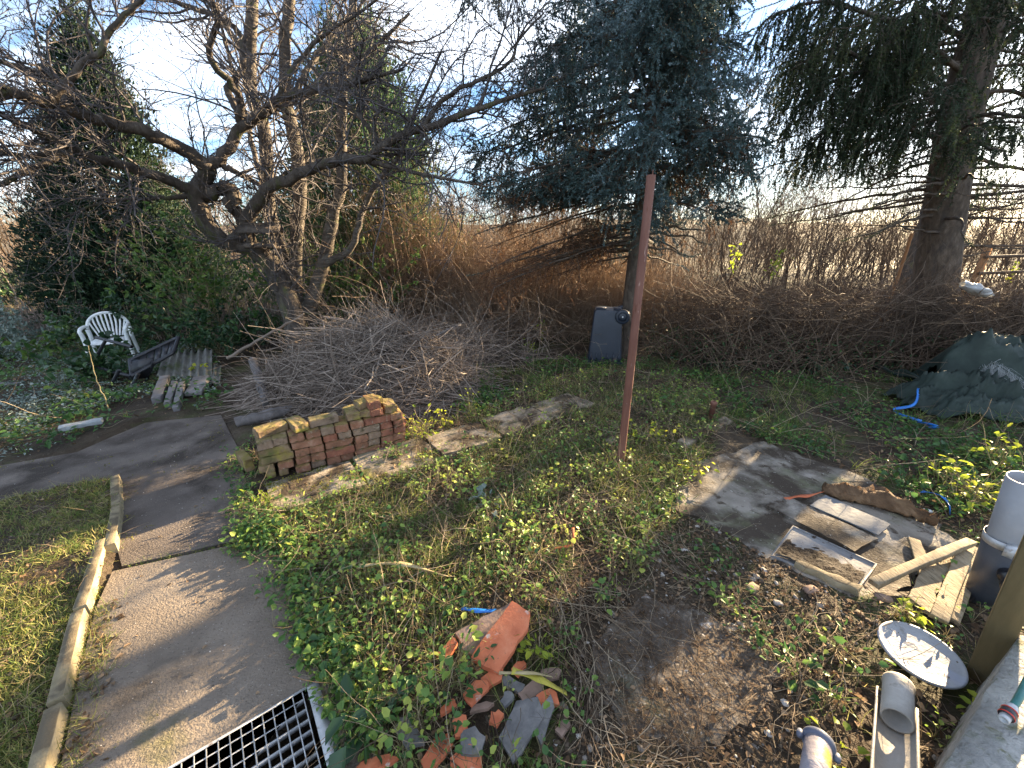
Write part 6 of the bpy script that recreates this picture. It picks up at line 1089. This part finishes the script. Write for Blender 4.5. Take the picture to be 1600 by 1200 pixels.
# ---- weeds one can point to
def weed(u, v, n, rad, hgt, ll, m, label, name='weed', cat='weed', lw=.8, group=None):
    c = G(u, v); c[2] = gz(c[:1], c[1:2])[0]; r = thing(name, label, cat, c, group); lf, st = MB(), MB(); k = max(3, n//9); C0 = c+np.c_[rng.normal(0, rad*.35, (k, 2)), np.zeros(k)]; rosettes(lf, st, C0, 9, rad, hgt, ll, .5, .3, lw); lf.build('leaves', m, r); st.build('stems', m_stem, r)
W_ = [(655, 688, 120, .15, .26, (.025, .05), m_lime, 'tall lime green weed clump at the right end of the brick stack'), (690, 668, 40, .10, .16, (.02, .04), m_lime, 'smaller yellowish weed right of the clump by the bricks'),
      (620, 720, 45, .11, .12, (.02, .04), m_weed, 'green weed in front of the right end of the brick stack'), (735, 650, 30, .08, .22, (.018, .035), m_lime, 'spindly yellow green weed at the foot of the brush pile'),
      (1510, 782, 110, .17, .22, (.03, .055), m_lime, 'lime weed clump above the blue band at the right edge'), (1545, 730, 40, .08, .22, (.03, .05), m_lime, 'tall yellow leaved sprig above the lime clump at the right edge'),
      (1470, 745, 60, .12, .14, (.02, .04), m_weed, 'dark green weed to the upper left of the lime clump at the right edge'), (1418, 975, 26, .07, .08, (.03, .045), m_lime, 'bright yellow leaf cluster between the planks and the round lid'),
      (1520, 1135, 32, .06, .10, (.035, .05), m_lime, 'bright lime leaves against the foot of the rendered plinth'), (1300, 1010, 34, .10, .08, (.018, .034), m_weed, 'dull green trailing weed left of the round lid'),
      (1230, 1040, 40, .10, .08, (.025, .045), m_weed, 'blue green leafy weed on bare soil'), (705, 1075, 70, .10, .14, (.025, .042), m_weed, 'fresh green weed clump covering the lower left of the tile heap'),
      (578, 1150, 30, .10, .10, (.06, .09), m_leafd, 'big dark leaves right next to the steel grate'), (845, 1020, 16, .05, .09, (.03, .045), m_lime, 'yellow leaved seedling to the right of the largest tile'),
      (770, 790, 26, .09, .09, (.05, .08), m_frost, 'grey green broad leaved rosette in the middle of the weeds'), (870, 680, 70, .16, .14, (.025, .045), m_weed, 'dense weed patch on the far side of the weedy bed'),
      (1060, 640, 80, .18, .15, (.025, .05), m_weed, 'leafy weed patch behind the pole'), (1090, 745, 30, .08, .12, (.025, .05), m_lime, 'lime weed at the corner of the concrete apron'), (1010, 690, 60, .14, .12, (.025, .045), m_lime, 'sunlit yellow green weeds right of the pole foot'),
      (1290, 1185, 30, .08, .07, (.02, .035), m_lime, 'yellow green sprig between the pipe collar and the gutter'), (415, 790, 50, .09, .10, (.02, .04), m_lime, 'lime weeds at the left end of the garden walk'), (1130, 590, 50, .16, .14, (.03, .05), m_leafd, 'dark green weed clump at the foot of the hedge, left part'),
      (1290, 590, 50, .18, .16, (.03, .05), m_leafd, 'dark green weed clump at the foot of the hedge, nearer the tarpaulin'), (160, 600, 36, .16, .22, (.05, .09), m_leafd, 'broad leaved plant in front of the fallen lounger'), (130, 620, 40, .16, .16, (.04, .08), m_leaf, 'yellow green leafy plant left of the old timbers'),
      (310, 590, 26, .08, .14, (.04, .06), m_lime, 'lime leaves on the corrugated sheets')]
for a in W_: weed(*a)
# tall dry forked stem left
log('dead_sapling', [G(170, 640), at(150, 590, 3.9), at(138, 540, 4.0)], [.007, .005, .0025], m_stem, 'dry forked stem sticking up in front of the fallen lounger', 'sapling', 5)
# broken bits of masonry on the right-hand soil
def rock(u, v, s, m, label, z=.015):
    c = G(u, v); c[2] = gz(c[:1], c[1:2])[0]+z*.5; mb = MB(); b = bmesh.new(); bmesh.ops.create_icosphere(b, subdivisions=2, radius=1); vv = np.array([x.co[:] for x in b.verts]); ff = [[x.index for x in f.verts] for f in b.faces]; b.free()
    vv = np.sign(vv)*np.abs(vv)**.6*s*np.array([1.2, .8, .5])*(1+rng.normal(0, .05, (len(vv), 1))); mb.add(vv @ rz(rng.uniform(0, 3)).T+c, ff); tag(mb.build('stone', m, loc=c), label, 'stone')
rock(1265, 928, .028, m_tile_d, 'pinkish brick lump on soil below the trough'); rock(1175, 922, .03, m_plank, 'mossy wood chunk lying on dark soil left of the pink lump'); rock(1378, 940, .03, m_tile_d, 'red brown sherd at the foot of the triangular plank')
rock(1450, 797, .02, m_white, 'white pebble near the blue band'); rock(1380, 790, .018, m_grav, 'pale stone beside the rotten log tip'); rock(1215, 945, .018, m_grav, 'small pale stone between the wood chunk and the pink lump'); rock(955, 690, .06, m_slab, 'broken slab corner just left of the pole foot'); rock(330, 995, .012, m_grav, 'small pale stone lying on the path')
